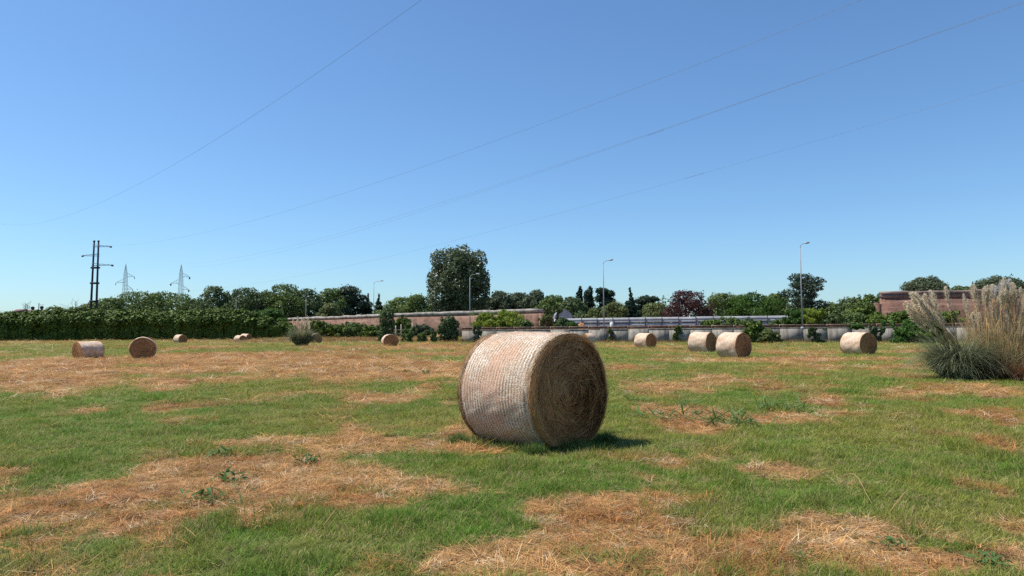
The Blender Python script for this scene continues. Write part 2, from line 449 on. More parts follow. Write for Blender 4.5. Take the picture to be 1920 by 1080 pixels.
def dryness(x, y):
    x = np.asarray(x, float); y = np.asarray(y, float)
    sc = np.clip(y / 12, 0.5, 6)                     # wobble of the outlines grows with the patch size
    wx = x + (fbm(x / sc * 1.1, y / sc * 0.7, 21, 4) - 0.5) * 1.3 * sc
    wy = y + (fbm(x / sc * 1.1 + 50, y / sc * 0.7, 31, 4) - 0.5) * 2.2 * sc
    d = np.zeros_like(x)
    for cx, cy, rx, ry, s in DRYW:
        q = ((wx - cx) / rx) ** 2 + ((wy - cy) / ry) ** 2
        d = np.maximum(d, s * sstep(1.85, 0.20, q))
    base = sstep(0.50, 0.72, fbm(x * 0.16 + 3, y * 0.10, 5, 5)) * 0.62 + sstep(0.52, 0.70, fbm(x * 0.9, y * 0.55, 15, 4)) * 0.55
    d = np.maximum(d, base)
    for cx, cy, rx, ry, s in GRW:
        q = ((wx - cx) / rx) ** 2 + ((wy - cy) / ry) ** 2
        d = d * (1 - s * sstep(1.3, 0.4, q) * 0.8)
    n4 = fbm(x * 2.4 / np.clip(y / 9, 1, 8), y * 1.5 / np.clip(y / 9, 1, 8), 121, 4)
    d = sstep(0.10, 0.86, d + (n4 - 0.5) * 1.15 * sstep(0, .25, d))
    far = sstep(75, 130, y)
    d = d * (1 - far) + far * sstep(0.35, 0.65, fbm(x * 0.05, y * 0.08, 77, 4)) * 0.8
    d = np.maximum(d, 0.95 * sstep(104, 112, y) * sstep(124, 116, y) * sstep(-50, -42, x) * sstep(-3, -9, x))
    return np.clip(d, 0, 1)

ys = [-60, -30, -12, -5, -1.5, 0.5, 1.8]
y = 2.6
while y < 230: ys.append(y); y *= 1.0155
while y < 6000: ys.append(y); y *= 1.25
ys = np.array(ys); NX = 340
tt = np.linspace(-1, 1, NX)
GX = tt[None, :] * (np.abs(ys)[:, None] * 0.95 + 10); GY = np.repeat(ys[:, None], NX, 1)
gv = np.stack([GX, GY, gz(GX, GY) * (GY > -20)], -1).reshape(-1, 3)
ii = (np.arange(len(ys) - 1)[:, None] * NX + np.arange(NX - 1)[None, :]).ravel()
gq = np.stack([ii, ii + 1, ii + NX + 1, ii + NX], 1)
ground = link('ground', mesh('ground', gv, gq, M['ground'], smooth=True, attrs={'dry': dryness(GX, GY).ravel()}))
tag(ground, 'mown hay field of green grass and dry tan patches', 'ground', kind='structure')

# ------------------------------------------------------------------ grass, stubble, straw
def ribbons(base, azim, length, width, lean, curl, seg=3, twist=None, flat=0.0):
    """n blades -> verts, quads, hgt ; base (n,3), each blade bends over along its azimuth"""
    n = len(base)
    t = np.linspace(0, 1, seg + 1)
    ang = lean[:, None] + curl[:, None] * t[None, :]                 # angle from vertical
    dl = length[:, None] / seg
    dx = np.sin(ang) * dl; dz = np.cos(ang) * dl
    hx = np.concatenate([np.zeros((n, 1)), np.cumsum(dx[:, :-1], 1)], 1)
    hz = np.concatenate([np.zeros((n, 1)), np.cumsum(dz[:, :-1], 1)], 1)
    ca, sa = np.cos(azim)[:, None], np.sin(azim)[:, None]
    cen = np.stack([base[:, 0:1] + hx * ca, base[:, 1:2] + hx * sa, base[:, 2:3] + hz], -1)
    w = width[:, None] * np.clip(1.0 - t[None, :] ** 2.2, 0.06, 1) * 0.5
    tw = azim + math.pi / 2 if twist is None else azim + math.pi / 2 + twist
    side = np.stack([np.cos(tw), np.sin(tw), np.zeros(n)], -1)[:, None, :]
    L = cen - side * w[..., None]; Rr = cen + side * w[..., None]
    v = np.stack([L, Rr], 2).reshape(n, -1, 3)
    k = np.arange(seg) * 2
    q0 = np.stack([k, k + 1, k + 3, k + 2], 1)
    q = (np.arange(n)[:, None, None] * (2 * (seg + 1)) + q0[None]).reshape(-1, 4)
    h = np.repeat(np.repeat(t, 2)[None], n, 0).ravel()
    return v.reshape(-1, 3), q, h

def clump(name, kind, seed):
    r = np.random.default_rng(seed)
    if kind == 'green':
        n = 16; rad = 0.075
        rr = rad * np.sqrt(r.random(n)); th = r.random(n) * 6.283
        base = np.stack([rr * np.cos(th), rr * np.sin(th), np.full(n, -0.005)], 1)
        v, q, h = ribbons(base, r.random(n) * 6.283, r.uniform(0.05, 0.145, n), r.uniform(0.0028, 0.0052, n), r.uniform(0.1, 0.9, n), r.uniform(0.2, 1.4, n), 3, r.uniform(-0.6, 0.6, n))
    elif kind == 'stubble':
        n = 15; rad = 0.075
        rr = rad * np.sqrt(r.random(n)); th = r.random(n) * 6.283
        base = np.stack([rr * np.cos(th), rr * np.sin(th), np.full(n, -0.005)], 1)
        v, q, h = ribbons(base, r.random(n) * 6.283, r.uniform(0.03, 0.11, n), r.uniform(0.002, 0.0042, n), r.uniform(0.05, 1.0, n), r.uniform(-0.1, 0.9, n), 2, r.uniform(-0.6, 0.6, n))
    else:
        n = 15; rad = 0.10
        rr = rad * np.sqrt(r.random(n)); th = r.random(n) * 6.283
        base = np.stack([rr * np.cos(th), rr * np.sin(th), r.uniform(0.004, 0.035, n)], 1)
        main = r.random() * 6.283
        v, q, h = ribbons(base, main + r.normal(0, 0.75, n), r.uniform(0.07, 0.24, n), r.uniform(0.0025, 0.005, n), r.uniform(1.15, 1.5, n), r.uniform(0.0, 0.5, n), 3)
    nv = len(v) // n
    tint = np.repeat(r.random(n), nv)
    return bpy.data.objects.new(name, mesh(name, v, q, M['blade'] if kind == 'green' else M['dry_blade'], tint=tint, attrs={'hgt': h}))

def gn_instances(obj, coll):
    ng = bpy.data.node_groups.new('scatter_' + obj.name, 'GeometryNodeTree')
    ng.interface.new_socket('Geometry', in_out='INPUT', socket_type='NodeSocketGeometry')
    ng.interface.new_socket('Geometry', in_out='OUTPUT', socket_type='NodeSocketGeometry')
    N = ng.nodes
    gi, go = N.new('NodeGroupInput'), N.new('NodeGroupOutput')
    ip = N.new('GeometryNodeInstanceOnPoints'); ci = N.new('GeometryNodeCollectionInfo')
    ci.inputs[0].default_value = coll; ci.inputs['Separate Children'].default_value = True; ci.inputs['Reset Children'].default_value = True
    def na(name, dt):
        a = N.new('GeometryNodeInputNamedAttribute'); a.data_type = dt; a.inputs[0].default_value = name
        return a.outputs[0]
    l = ng.links.new
    l(gi.outputs[0], ip.inputs['Points']); l(ci.outputs[0], ip.inputs['Instance'])
    ip.inputs['Pick Instance'].default_value = True
    l(na('idx', 'INT'), ip.inputs['Instance Index'])
    e2r = N.new('FunctionNodeEulerToRotation'); l(na('rot', 'FLOAT_VECTOR'), e2r.inputs[0]); l(e2r.outputs[0], ip.inputs['Rotation'])
    l(na('scl', 'FLOAT_VECTOR'), ip.inputs['Scale'])
    l(ip.outputs[0], go.inputs[0])
    md = obj.modifiers.new('scatter', 'NODES'); md.node_group = ng

def scatter(name, kind, P, rot, scl, col, label, cat):
    coll = bpy.data.collections.new(name + '_sources')
    for k in range(5): coll.objects.link(clump(name + '_tuft', kind, 100 + k * 7 + len(kind)))
    me = bpy.data.meshes.new(name)
    me.vertices.add(len(P)); me.vertices.foreach_set('co', P.astype(np.float32).ravel())
    for nm, arr in (('rot', rot), ('scl', scl), ('col', col)):
        a = me.attributes.new(nm, 'FLOAT_VECTOR', 'POINT'); a.data.foreach_set('vector', arr.astype(np.float32).ravel())
    a = me.attributes.new('idx', 'INT', 'POINT'); a.data.foreach_set('value', RNG.integers(0, 5, len(P)).astype(np.int32))
    o = link(name, me)
    gn_instances(o, coll)
    tag(o, label, cat, kind='stuff')
    return o

# bale footprints keep the grass from growing through the hay
BALE_XY = []
def wedge(y0, y1, dens, r):
    wmax = 2 * (0.72 * y1 + 2.5)
    n = int((y1 - y0) * wmax * dens)
    yy = r.uniform(y0, y1, n); xx = r.uniform(-wmax / 2, wmax / 2, n)
    k = np.abs(xx) < 0.72 * yy + 2.5
    return xx[k], yy[k]
ZONES = [(2.6, 9, 300, 1.0, 1.0), (9, 16, 170, 1.45, 1.05), (16, 28, 75, 2.2, 1.15), (28, 60, 24, 3.8, 1.3), (60, 112, 6, 7.5, 1.6), (112, 165, 2.4, 12, 1.9)]
xs_, ys_, sx_, sz_ = [], [], [], []
for y0, y1, dens, sx, sz in ZONES:
    a, b = wedge(y0, y1, dens, RNG)
    xs_.append(a); ys_.append(b); sx_.append(np.full(len(a), sx)); sz_.append(np.full(len(a), sz))
px, py, psx, psz = map(np.concatenate, (xs_, ys_, sx_, sz_))
WALL_A, WALL_B = at(866, 622, 113), at(1790, 616, 89)      # concrete wall line, used to stop the grass
def wall_y(x):
    return WALL_A.y + (np.asarray(x) - WALL_A.x) / (WALL_B.x - WALL_A.x) * (WALL_B.y - WALL_A.y)
keep = ~((px > WALL_A.x) & (py > wall_y(px) - 0.1))
px, py, psx, psz = px[keep], py[keep], psx[keep], psz[keep]
D = dryness(px, py)
n = len(px)
rnd = RNG.random(n)
isg = rnd > D * 0.90
lit = (~isg) & (RNG.random(n) < 0.58)
stb = (~isg) & ~lit
hue = fbm(px * 0.35 + 9, py * 0.25, 41, 4)                 # yellowish / deep green drifts
hue2 = fbm(px * 1.7, py * 1.2, 51, 3)
lush = sstep(0.60, 0.38, hue * .6 + fbm(px * 3.1, py * 2.2, 141, 3) * .4)
tuftiness = sstep(0.45, 0.75, fbm(px * 2.3, py * 1.7, 61, 3))
gcol = np.array([0.205, 0.245, 0.036])[None] * (1 - lush)[:, None] + np.array([0.102, 0.225, 0.024])[None] * lush[:, None]
yel = np.clip(0.14 + D * 0.75 + RNG.normal(0, 0.14, n) + (hue2 - 0.5) * 0.7, 0, 1)[:, None]
gcol = gcol * (1 - yel) + np.array([0.31, 0.245, 0.068])[None] * yel
some = (RNG.random(n) < 0.13)[:, None]
gcol = np.where(some, np.array([0.40, 0.32, 0.16])[None], gcol)
gcol *= RNG.uniform(0.75, 1.25, (n, 1))
hue3 = fbm(px * 0.8 + 77, py * 0.6, 91, 3)
dcol = np.array([0.45, 0.212, 0.078])[None] * (1 - sstep(0.35, 0.65, hue3))[:, None] + np.array([0.60, 0.355, 0.150])[None] * sstep(0.35, 0.65, hue3)[:, None]
dcol *= RNG.uniform(0.65, 1.25, (n, 1))
umb = (RNG.random(n) < 0.16)[:, None]
dcol = np.where(umb, np.array([0.21, 0.125, 0.066])[None], dcol)
pale = (RNG.random(n) < 0.12)[:, None]
dcol = np.where(pale, np.array([0.66, 0.53, 0.36])[None], dcol)
rotz = np.stack([RNG.normal(0, 0.12, n), RNG.normal(0, 0.12, n), RNG.uniform(0, 6.283, n)], 1)
pz = gz(px, py)
P = np.stack([px, py, pz], 1)
hs = (0.52 + 0.66 * tuftiness) * RNG.uniform(0.7, 1.25, n)
S = np.stack([psx, psx, psz * hs], 1)
MAIN_BALE = (0.32, 9.95)       # filled in below with the bale itself

# ------------------------------------------------------------------ bales
def bale_body(name, D0, L, nth, nx, mat, lump, seed, groove=0.0):
    r = D0 / 2
    x = np.linspace(-L / 2, L / 2, nx); th = np.arange(nth) * 2 * math.pi / nth
    X, T = np.meshgrid(x, th, indexing='ij')
    e = np.abs(X) / (L / 2)
    rad = r * (1 - 0.045 * sstep(0.80, 1.0, e) ** 2 - 0.012 * e ** 2)
    cxn, cyn = np.cos(T) * 2.2, np.sin(T) * 2.2
    rad = rad + lump * (fbm(cxn + X * 1.3 + seed, cyn - X * 0.9, seed, 3) - 0.5)
    rad = rad + lump * 0.12 * (fbm(np.cos(T) * 9 + X * 5, np.sin(T) * 9 + 40, seed + 3, 2) - 0.5)
    if groove: rad = rad + groove * np.cos(2 * math.pi * (X + 0.010 * fbm(cxn * 2, cyn * 2 + X, seed + 9, 2)) / 0.052)
    Yc, Zc = rad * np.cos(T) * (1.0 - 0.025 * np.sin(T)), rad * np.sin(T)
    Zc = np.where(Zc < -0.86 * r, -0.86 * r + (Zc + 0.86 * r) * 0.45, Zc)            # settled on its underside
    v = np.stack([X, Yc, Zc + 0.923 * r], -1).reshape(-1, 3)
    i, j = np.meshgrid(np.arange(nx - 1), np.arange(nth), indexing='ij'); j2 = (j + 1) % nth
    q = np.stack([i * nth + j, i * nth + j2, (i + 1) * nth + j2, (i + 1) * nth + j], -1).reshape(-1, 4)
    cyl = np.stack([X, T * r, rad], -1).reshape(-1, 3)
    return mesh(name, v, q, mat, smooth=True, attrs={'cyl': cyl}), r * 0.955 - 0.005
def bale_end_mesh(name, D0, L, nr, nth, seed, lump=0.03):
    r = D0 / 2 * 0.957
    rr = np.linspace(0, 1, nr); th = np.arange(nth) * 2 * math.pi / nth
    A, T = np.meshgrid(rr, th, indexing='ij')
    x = L / 2 - 0.004 + lump * (fbm(A * np.cos(T) * 6 + seed, A * np.sin(T) * 6, seed, 3) - 0.6) * (A < 0.97) + 0.004 * np.cos(A * 29 + T) * (A < 0.95)
    Yc, Zc = r * A * np.cos(T), r * A * np.sin(T)
    Zc = np.where(Zc < -0.86 * r, -0.86 * r + (Zc + 0.86 * r) * 0.45, Zc)
    v = np.stack([x, Yc, Zc + 0.923 * D0 / 2], -1).reshape(-1, 3)
    i, j = np.meshgrid(np.arange(nr - 1), np.arange(nth), indexing='ij'); j2 = (j + 1) % nth
    q = np.stack([i * nth + j, (i + 1) * nth + j, (i + 1) * nth + j2, i * nth + j2], -1).reshape(-1, 4)
    return mesh(name, v, q, M['bale_end'], smooth=True)
def end_strands(name, D0, L, n, seed, w, mat, lo=0.0, out=0.02, wild=0.0):
    """straws lying on the end of the roll, following its spiral"""
    r = np.random.default_rng(seed)
    R0 = D0 / 2 * 0.96; seg = 5
    rad = R0 * np.sqrt(r.uniform(lo, 1.0, n)); th0 = r.random(n) * 6.283
    ln = r.uniform(0.08, 0.42, n) * np.clip(rad / R0 * 1.4, 0.25, 1)
    dr = r.normal(0, 0.13, n) + (r.random(n) < .12) * r.normal(0, .9, n)
    if wild: dr = r.normal(0, wild, n); ln = ln * .7
    t = np.linspace(-0.5, 0.5, seg + 1)
    th = th0[:, None] + t[None] * (ln / np.maximum(rad, 0.05))[:, None]
    ra = rad[:, None] + t[None] * (ln * dr)[:, None] + r.normal(0, 0.004, (n, seg + 1))
    ra = np.minimum(ra, R0 * 1.015)
    x = L / 2 + r.uniform(-0.012, out, n)[:, None] + (0.10 * (fbm(rad * np.cos(th0) * 6 / R0 + 5, rad * np.sin(th0) * 6 / R0, 5, 3) - 0.6) if D0 > 1.52 else np.zeros(n))[:, None] + t[None] ** 2 * r.normal(0.0, 0.05, n)[:, None] + 0.004 * np.cos(ra / R0 * 29 + th0[:, None])
    Yc, Zc = ra * np.cos(th), ra * np.sin(th)
    wd = (w * r.uniform(0.6, 1.4, n))[:, None] * (1 - (2 * np.abs(t[None])) ** 4 * 0.7) / 2
    cy, cz = np.cos(th), np.sin(th)
    A = np.stack([x, Yc + cy * wd, Zc + cz * wd], -1); B = np.stack([x + 0.002, Yc - cy * wd, Zc - cz * wd], -1)
    v = np.stack([A, B], 2).reshape(n, -1, 3)
    z = v[..., 2]; lim = -0.86 * R0
    v[..., 2] = np.where(z < lim, lim + (z - lim) * 0.45, z) + 0.923 * D0 / 2
    k = np.arange(seg) * 2
    q = (np.arange(n)[:, None, None] * (2 * (seg + 1)) + np.stack([k, k + 1, k + 3, k + 2], 1)[None]).reshape(-1, 4)
    tint = np.clip(r.beta(1.4, 2.2, n) * .6 + .9 * (fbm(rad / R0 * 11 + th0 * .35, th0 * 1.1, seed, 3) - .35), 0, 1)
    return mesh(name, v.reshape(-1, 3), q, mat, tint=np.repeat(tint, 2 * (seg + 1)))
def body_strands(name, D0, L, n, seed):
    """loose straws sticking out of the wrapped side and the rims"""
    r = np.random.default_rng(seed)
    x = np.where(r.random(n) < 0.55, r.choice([-1, 1], n) * (L / 2 - r.random(n) ** 2 * 0.06), r.uniform(-L / 2, L / 2, n))
    th = r.random(n) * 6.283; r0 = D0 / 2 * np.where(np.abs(x) > L / 2 - 0.07, 0.965, 0.995)
    ln = r.uniform(0.03, 0.14, n) * np.where(r.random(n) < .06, 1.9, 1); seg = 2
    nrm = np.stack([np.zeros(n), np.cos(th), np.sin(th)], 1); tg = np.stack([np.zeros(n), -np.sin(th), np.cos(th)], 1)
    d = tg * r.choice([-1, 1], n)[:, None] + nrm * r.uniform(0.0, 0.45, n)[:, None] + np.stack([r.normal(0, 0.35, n), np.zeros(n), np.zeros(n)], 1)
    d /= np.linalg.norm(d, axis=1, keepdims=True)
    c0 = np.stack([x, np.zeros(n), np.zeros(n)], 1) + nrm * r0[:, None]
    side = np.cross(d, nrm); side /= np.linalg.norm(side, axis=1, keepdims=True) + 1e-9
    w = r.uniform(0.002, 0.0045, n)[:, None] / 2
    V = []
    for k in range(seg + 1):
        t = k / seg
        c = c0 + d * (ln * t)[:, None] - nrm * (0.2 * ln * t * t)[:, None] + nrm * 0.004
        V += [c - side * w * (1 - 0.7 * t), c + side * w * (1 - 0.7 * t)]
    v = np.stack(V, 1)
    z = v[..., 2]; R0 = D0 / 2; lim = -0.86 * R0
    v[..., 2] = np.where(z < lim, lim + (z - lim) * 0.45, z) + 0.923 * R0
    k = np.arange(seg) * 2
    q = (np.arange(n)[:, None, None] * (2 * (seg + 1)) + np.stack([k, k + 1, k + 3, k + 2], 1)[None]).reshape(-1, 4)
    return mesh(name, v.reshape(-1, 3), q, M['hay_pale'], tint=np.repeat(r.random(n), 2 * (seg + 1)))

MB_D, MB_L = 1.56, 1.30
main_loc = gp(1000, 829)
mb_xy = (main_loc.x, main_loc.y)
BG = 'round hay bales lying in the field'
mb = empty('hay_bale', (mb_xy[0], mb_xy[1], g1(*mb_xy) - 0.02), R(-45), 'big round hay bale in the foreground, straw spiral facing right in shade', 'hay bale', BG)
body_me, _ = bale_body('net_wrap', MB_D, MB_L, 220, 150, M['bale'], 0.052, 4, 0.0024)
link('net_wrap', body_me, mb)
e_me = bale_end_mesh('end_face', MB_D, MB_L, 26, 96, 5, 0.10)
s_me = end_strands('straw_spiral', MB_D, MB_L, 11000, 6, 0.0055, M['hay'], out=0.035)
rim_me = end_strands('rim_straw', MB_D, MB_L, 3600, 61, 0.0055, M['hay'], lo=0.84, out=0.06)
wild_me = end_strands('hanging_straw', MB_D, MB_L, 900, 63, 0.006, M['hay'], lo=0.03, out=0.07, wild=1.2)
for a in (0, math.pi):
    e = link('end_face', e_me, mb); e.rotation_euler.z = a
    s = link('straw_spiral', s_me, e); s['kind'] = 'stuff'
    s = link('rim_straw', rim_me, e); s['kind'] = 'stuff'
    s = link('hanging_straw', wild_me, e); s['kind'] = 'stuff'
ls = link('loose_straw', body_strands('loose_straw', MB_D, MB_L, 5200, 9), mb); ls['kind'] = 'stuff'
BALE_XY.append((mb_xy[0], mb_xy[1], R(-45), MB_L, MB_D))

FD, FL = 1.5, 1.25
far_body = [bale_body('net_wrap', FD, FL, 72, 36, M['bale_far'], 0.09, s)[0] for s in (14, 25, 36)]
far_end = bale_end_mesh('end_face', FD, FL, 14, 56, 15, 0.05)
far_str = end_strands('straw_spiral', FD, FL, 900, 16, 0.014, M['hay'])
# u, v of the contact, Y, turn of the axis, (length, width, height) scale, label
FAR = [(1376, 668, 42.0, -55, (1.08, 1.0, 1.02), 'large pink-tan hay bale right of centre, front one of the overlapping pair'),
       (1317, 657, 53.5, -47, (1.20, 1.0, 1.05), 'hay bale half hidden behind the front bale of the overlapping pair'),
       (1610, 663, 46.5, -68, (1.25, 1.0, 1.0), 'pale hay bale standing alone, nearest to the pampas grass on the right'),
       (1210, 652, 70.0, -55, (1.25, 1.0, 1.0), 'small hay bale alone in front of the grey concrete wall'),
       (1103, 644, 97.0, -149, (0.95, 1.0, 1.0), 'far hay bale with sunlit orange end, peeking past the big foreground bale'),
       (731, 648, 79.0, -70, (1.0, 1.12, 0.94), 'hay bale showing its round end, in front of the ivy covered trunk'),
       (268, 671, 46.5, -66, (1.0, 1.04, 0.97), 'dark round-faced hay bale with a flattened base, on the left of the field'),
       (165, 671, 47.5, -128, (1.10, 0.98, 0.78), 'low hay bale lying lengthwise with orange left end, leftmost of all bales'),
       (338, 644, 112, -36, (1.2, 1.0, 0.95), 'small far hay bale with white back, just in front of the tall hedge'),
       (450, 641, 122, -30, (1.1, 1.0, 0.82), 'lower and nearer of two far white bales touching beside the hedge'),
       (461, 641, 126, -20, (1.1, 1.05, 1.0), 'higher and farther of two far white bales touching beside the hedge'),
       (592, 647, 99, -62, (1.0, 1.0, 1.0), 'far hay bale partly hidden by the distant pampas tuft')]
for i, (u, v, Y, a, sc, lab) in enumerate(FAR):
    p = at(u, v, Y)
    z = g1(p.x, Y)
    b = empty('hay_bale', (p.x, Y, z - 0.03), R(a), lab, 'hay bale', BG)
    o = link('net_wrap', far_body[i % 3], b); o.scale = sc
    for t in (0, math.pi):
        e = link('end_face', far_end, b); e.rotation_euler.z = t; e.scale = sc
        s = link('straw_spiral', far_str, e); s['kind'] = 'stuff'
    BALE_XY.append((p.x, Y, R(a), FL * sc[0], FD * sc[1]))

# grass stops under the bales
k = np.ones(n, bool)
for bx, by, a, L, Dm in BALE_XY:
    lx = (px - bx) * math.cos(a) + (py - by) * math.sin(a); ly = -(px - bx) * math.sin(a) + (py - by) * math.cos(a)
    k &= ~((np.abs(lx) < L / 2 - 0.05) & (np.abs(ly) < Dm * 0.40))
def pick(m): return P[m], rotz[m], S[m]
for nm, kind, m, c, lab, cat in (('grass', 'green', isg & k, gcol, 'short green grass growing back over the mown field', 'grass'),
                                 ('stubble', 'stubble', stb & k, dcol, 'dry standing stubble in the tan patches of the field', 'stubble'),
                                 ('straw_litter', 'litter', lit & k, dcol, 'loose cut straw lying flat over the tan patches', 'straw')):
    a, b_, c_ = pick(m)
    if kind != 'green': c_ = c_ * np.array([1.0, 1.0, 0.8])
    scatter(nm, kind, a, b_, c_, c[m], lab, cat)

# taller weeds along the foot of the concrete wall, the hedge, round the big bale
ex, ey, es, et = [], [], [], []
r = RNG
nn = 2600
t = r.random(nn); xw = WALL_A.x + t * (WALL_B.x - WALL_A.x); ex.append(xw); ey.append(wall_y(xw) - 0.3 - 2.2 * r.random(nn) ** 2); es.append(np.full(nn, 5.0)); et.append(r.uniform(3, 9, nn))
nn = 1500
t = r.random(nn); ex.append(-72 + 66 * t); ey.append(147 + 8 * t - 4 * r.random(nn) ** 2); es.append(np.full(nn, 9.0)); et.append(r.uniform(3, 8, nn))
nn = 2400
ex.append(r.uniform(-42, -6, nn)); ey.append(r.uniform(108, 121, nn)); es.append(np.full(nn, 7.0)); et.append(r.uniform(2, 7, nn))
ex, ey, es, et = map(np.concatenate, (ex, ey, es, et))
mm = len(ex); cm = r.random((mm, 1))
ecol = np.where(cm < 0.62, np.array([[0.42, 0.29, 0.15]]), np.array([[0.13, 0.17, 0.045]])) * r.uniform(0.6, 1.2, (mm, 1))
scatter('wall_foot_weeds', 'stubble', np.stack([ex, ey, gz(ex, ey)], 1), np.stack([r.normal(0, .15, mm), r.normal(0, .15, mm), r.uniform(0, 6.28, mm)], 1), np.stack([es, es, et], 1), ecol, 'tall dry weeds along the foot of walls and hedge', 'weeds')
nn = 520
th = r.uniform(0, 6.283, nn)
lx = np.clip(np.cos(th) * 3, -1, 1) * (MB_L / 2 + r.uniform(-0.02, 0.12, nn)); ly = np.clip(np.sin(th) * 3, -1, 1) * (MB_D * 0.42 + r.uniform(-0.02, 0.14, nn))
ca, sa = math.cos(R(-45)), math.sin(R(-45))
tx, ty = mb_xy[0] + lx * ca - ly * sa, mb_xy[1] + lx * sa + ly * ca
scatter('bale_foot_grass', 'green', np.stack([tx, ty, gz(tx, ty)], 1), np.stack([r.normal(0, .2, nn), r.normal(0, .2, nn), r.uniform(0, 6.28, nn)], 1),
        np.stack([np.full(nn, 1.1), np.full(nn, 1.1), r.uniform(0.9, 1.9, nn)], 1), np.array([[0.075, 0.15, 0.035]]) * r.uniform(0.7, 1.3, (nn, 1)), 'longer green grass tufts round the foot of the big bale', 'grass')

# ------------------------------------------------------------------ leaves, trees, shrubs
def leaf_cards(P, nrm, size, r, aspect=0.62):
    n = len(P)
    up = r.normal(0, 1, (n, 3)); a = np.cross(nrm, up); a /= np.linalg.norm(a, axis=1, keepdims=True) + 1e-9
    b = np.cross(nrm, a)
    s = (size * r.uniform(0.6, 1.4, n))[:, None]
    v = np.stack([P - a * s, P - b * s * aspect + nrm * s * 0.18, P + a * s, P + b * s * aspect + nrm * s * 0.18], 1).reshape(-1, 3)
    q = np.arange(n * 4).reshape(n, 4)
    return v, q
def crown_points(lobes, n, r, shell=0.55, jitter=0.06):
    c = np.array([l[0] for l in lobes]); rad = np.array([l[1] for l in lobes])
    area = (rad[:, 0] * rad[:, 1] + rad[:, 0] * rad[:, 2] + rad[:, 1] * rad[:, 2])
    k = r.choice(len(lobes), n * 2, p=area / area.sum())
    d = r.normal(0, 1, (n * 2, 3)); d /= np.linalg.norm(d, axis=1, keepdims=True)
    rr = (shell ** 3 + (1 - shell ** 3) * r.random(n * 2)) ** (1 / 3.0) * (1 + r.normal(0, jitter, n * 2))
    Pp = c[k] + d * rad[k] * rr[:, None]
    keepm = np.ones(len(Pp), bool)
    for i in range(len(lobes)):
        inside = (((Pp - c[i]) / (rad[i] * 0.60)) ** 2).sum(1) < 1
        keepm &= ~(inside & (k != i))
    Pp, d = Pp[keepm][:n], d[keepm][:n]
    sprig = r.random(len(Pp)) < 0.07                  # stray shoots break the outline
    Pp = Pp + d * (sprig * r.random(len(Pp)) * rad.mean() * 0.25)[:, None] + np.array([0, 0, 1.0]) * (sprig * r.random(len(Pp)) * rad.mean() * 0.12)[:, None]
    return Pp, d
def lobes_round(w, h, z0, r, n=22, lobe=0.34):
    """sub-crowns strewn over an ellipsoid of width w between z0 and z0+h"""
    out = [((0, 0, z0 + h * 0.5), (w * 0.36, w * 0.36, h * 0.38))]
    for i in range(n):
        zc = 1 - 2 * (i + 0.5) / n; th = i * 2.39996 + r.normal(0, 0.3)
        rxy = math.sqrt(1 - zc * zc)
        s = lobe * r.uniform(0.65, 1.25)
        d = 1 - s * 0.95
        d *= r.uniform(0.88, 1.06)
        out.append(((math.cos(th) * rxy * w / 2 * d, math.sin(th) * rxy * w / 2 * d, z0 + h / 2 + zc * h / 2 * d), (w / 2 * s, w / 2 * s, h / 2 * s * 0.9)))
    return out
def lobes_bushy(w, h, z0, r, n=26, lobe=0.30):
    """uneven crown: clumps strewn through an egg-shaped volume, bigger below, ragged on top"""
    out = [((0, 0, z0 + h * 0.45), (w * 0.34, w * 0.34, h * 0.36))]
    off = r.normal(0, 0.05, 2) * w
    for i in range(n):
        t = (i + r.random()) / n
        prof = math.sin(math.pi * (0.17 + 0.76 * t)) ** 0.75
        a = i * 2.39996 + r.normal(0, .5)
        s = lobe * r.uniform(0.55, 1.2)
        d = max(0.05, prof * r.uniform(0.62, 1.20) - s * 0.85) * w / 2
        sz = s * h / 2 * r.uniform(.7, 1.1)
        out.append(((math.cos(a) * d + off[0] * t, math.sin(a) * d + off[1] * t, min(z0 + h - sz * .9, z0 + h * (0.08 + 0.90 * t))), (w / 2 * s, w / 2 * s, sz)))
    return out
def crown_mesh(lobes, n, size, mat, r, shell=0.5, updown=0.35, random_n=0.8):
    Pp, d = crown_points(lobes, n, r, shell)
    nr = d + r.normal(0, random_n, d.shape) + np.array([0, 0, updown])
    nr /= np.linalg.norm(nr, axis=1, keepdims=True)
    v, q = leaf_cards(Pp, nr, size, r)
    return mesh('crown', v, q, mat, tint=np.repeat(np.clip(r.normal(0.45, 0.25, len(Pp)), 0, 1), 4))
def trunk_mesh(h, r0, lobes, r, limbs=6):
    m = MB()
    bend = [r.normal(0, 0.02 * h), r.normal(0, 0.02 * h)]
    pts = [(bend[0] * t, bend[1] * t, -0.3 + (h + 0.3) * t) for t in np.linspace(0, 1, 6)]
    m.tube(pts, np.linspace(r0 * 1.25, r0 * 0.35, 6), 8)
    pk = r.permutation(len(lobes))[:limbs]
    for i in pk:
        e = np.array(lobes[i][0]); t = r.uniform(0.35, 0.8)
        s = np.array([bend[0] * t, bend[1] * t, (h) * t])
        if e[2] < s[2] * 0.7: continue
        mid = (s + e) / 2 + np.array([0, 0, -0.05 * h])
        m.tube([s, mid, e], [r0 * 0.45, r0 * 0.3, r0 * 0.10], 5)
    return m.me('trunk', M['bark'], True)

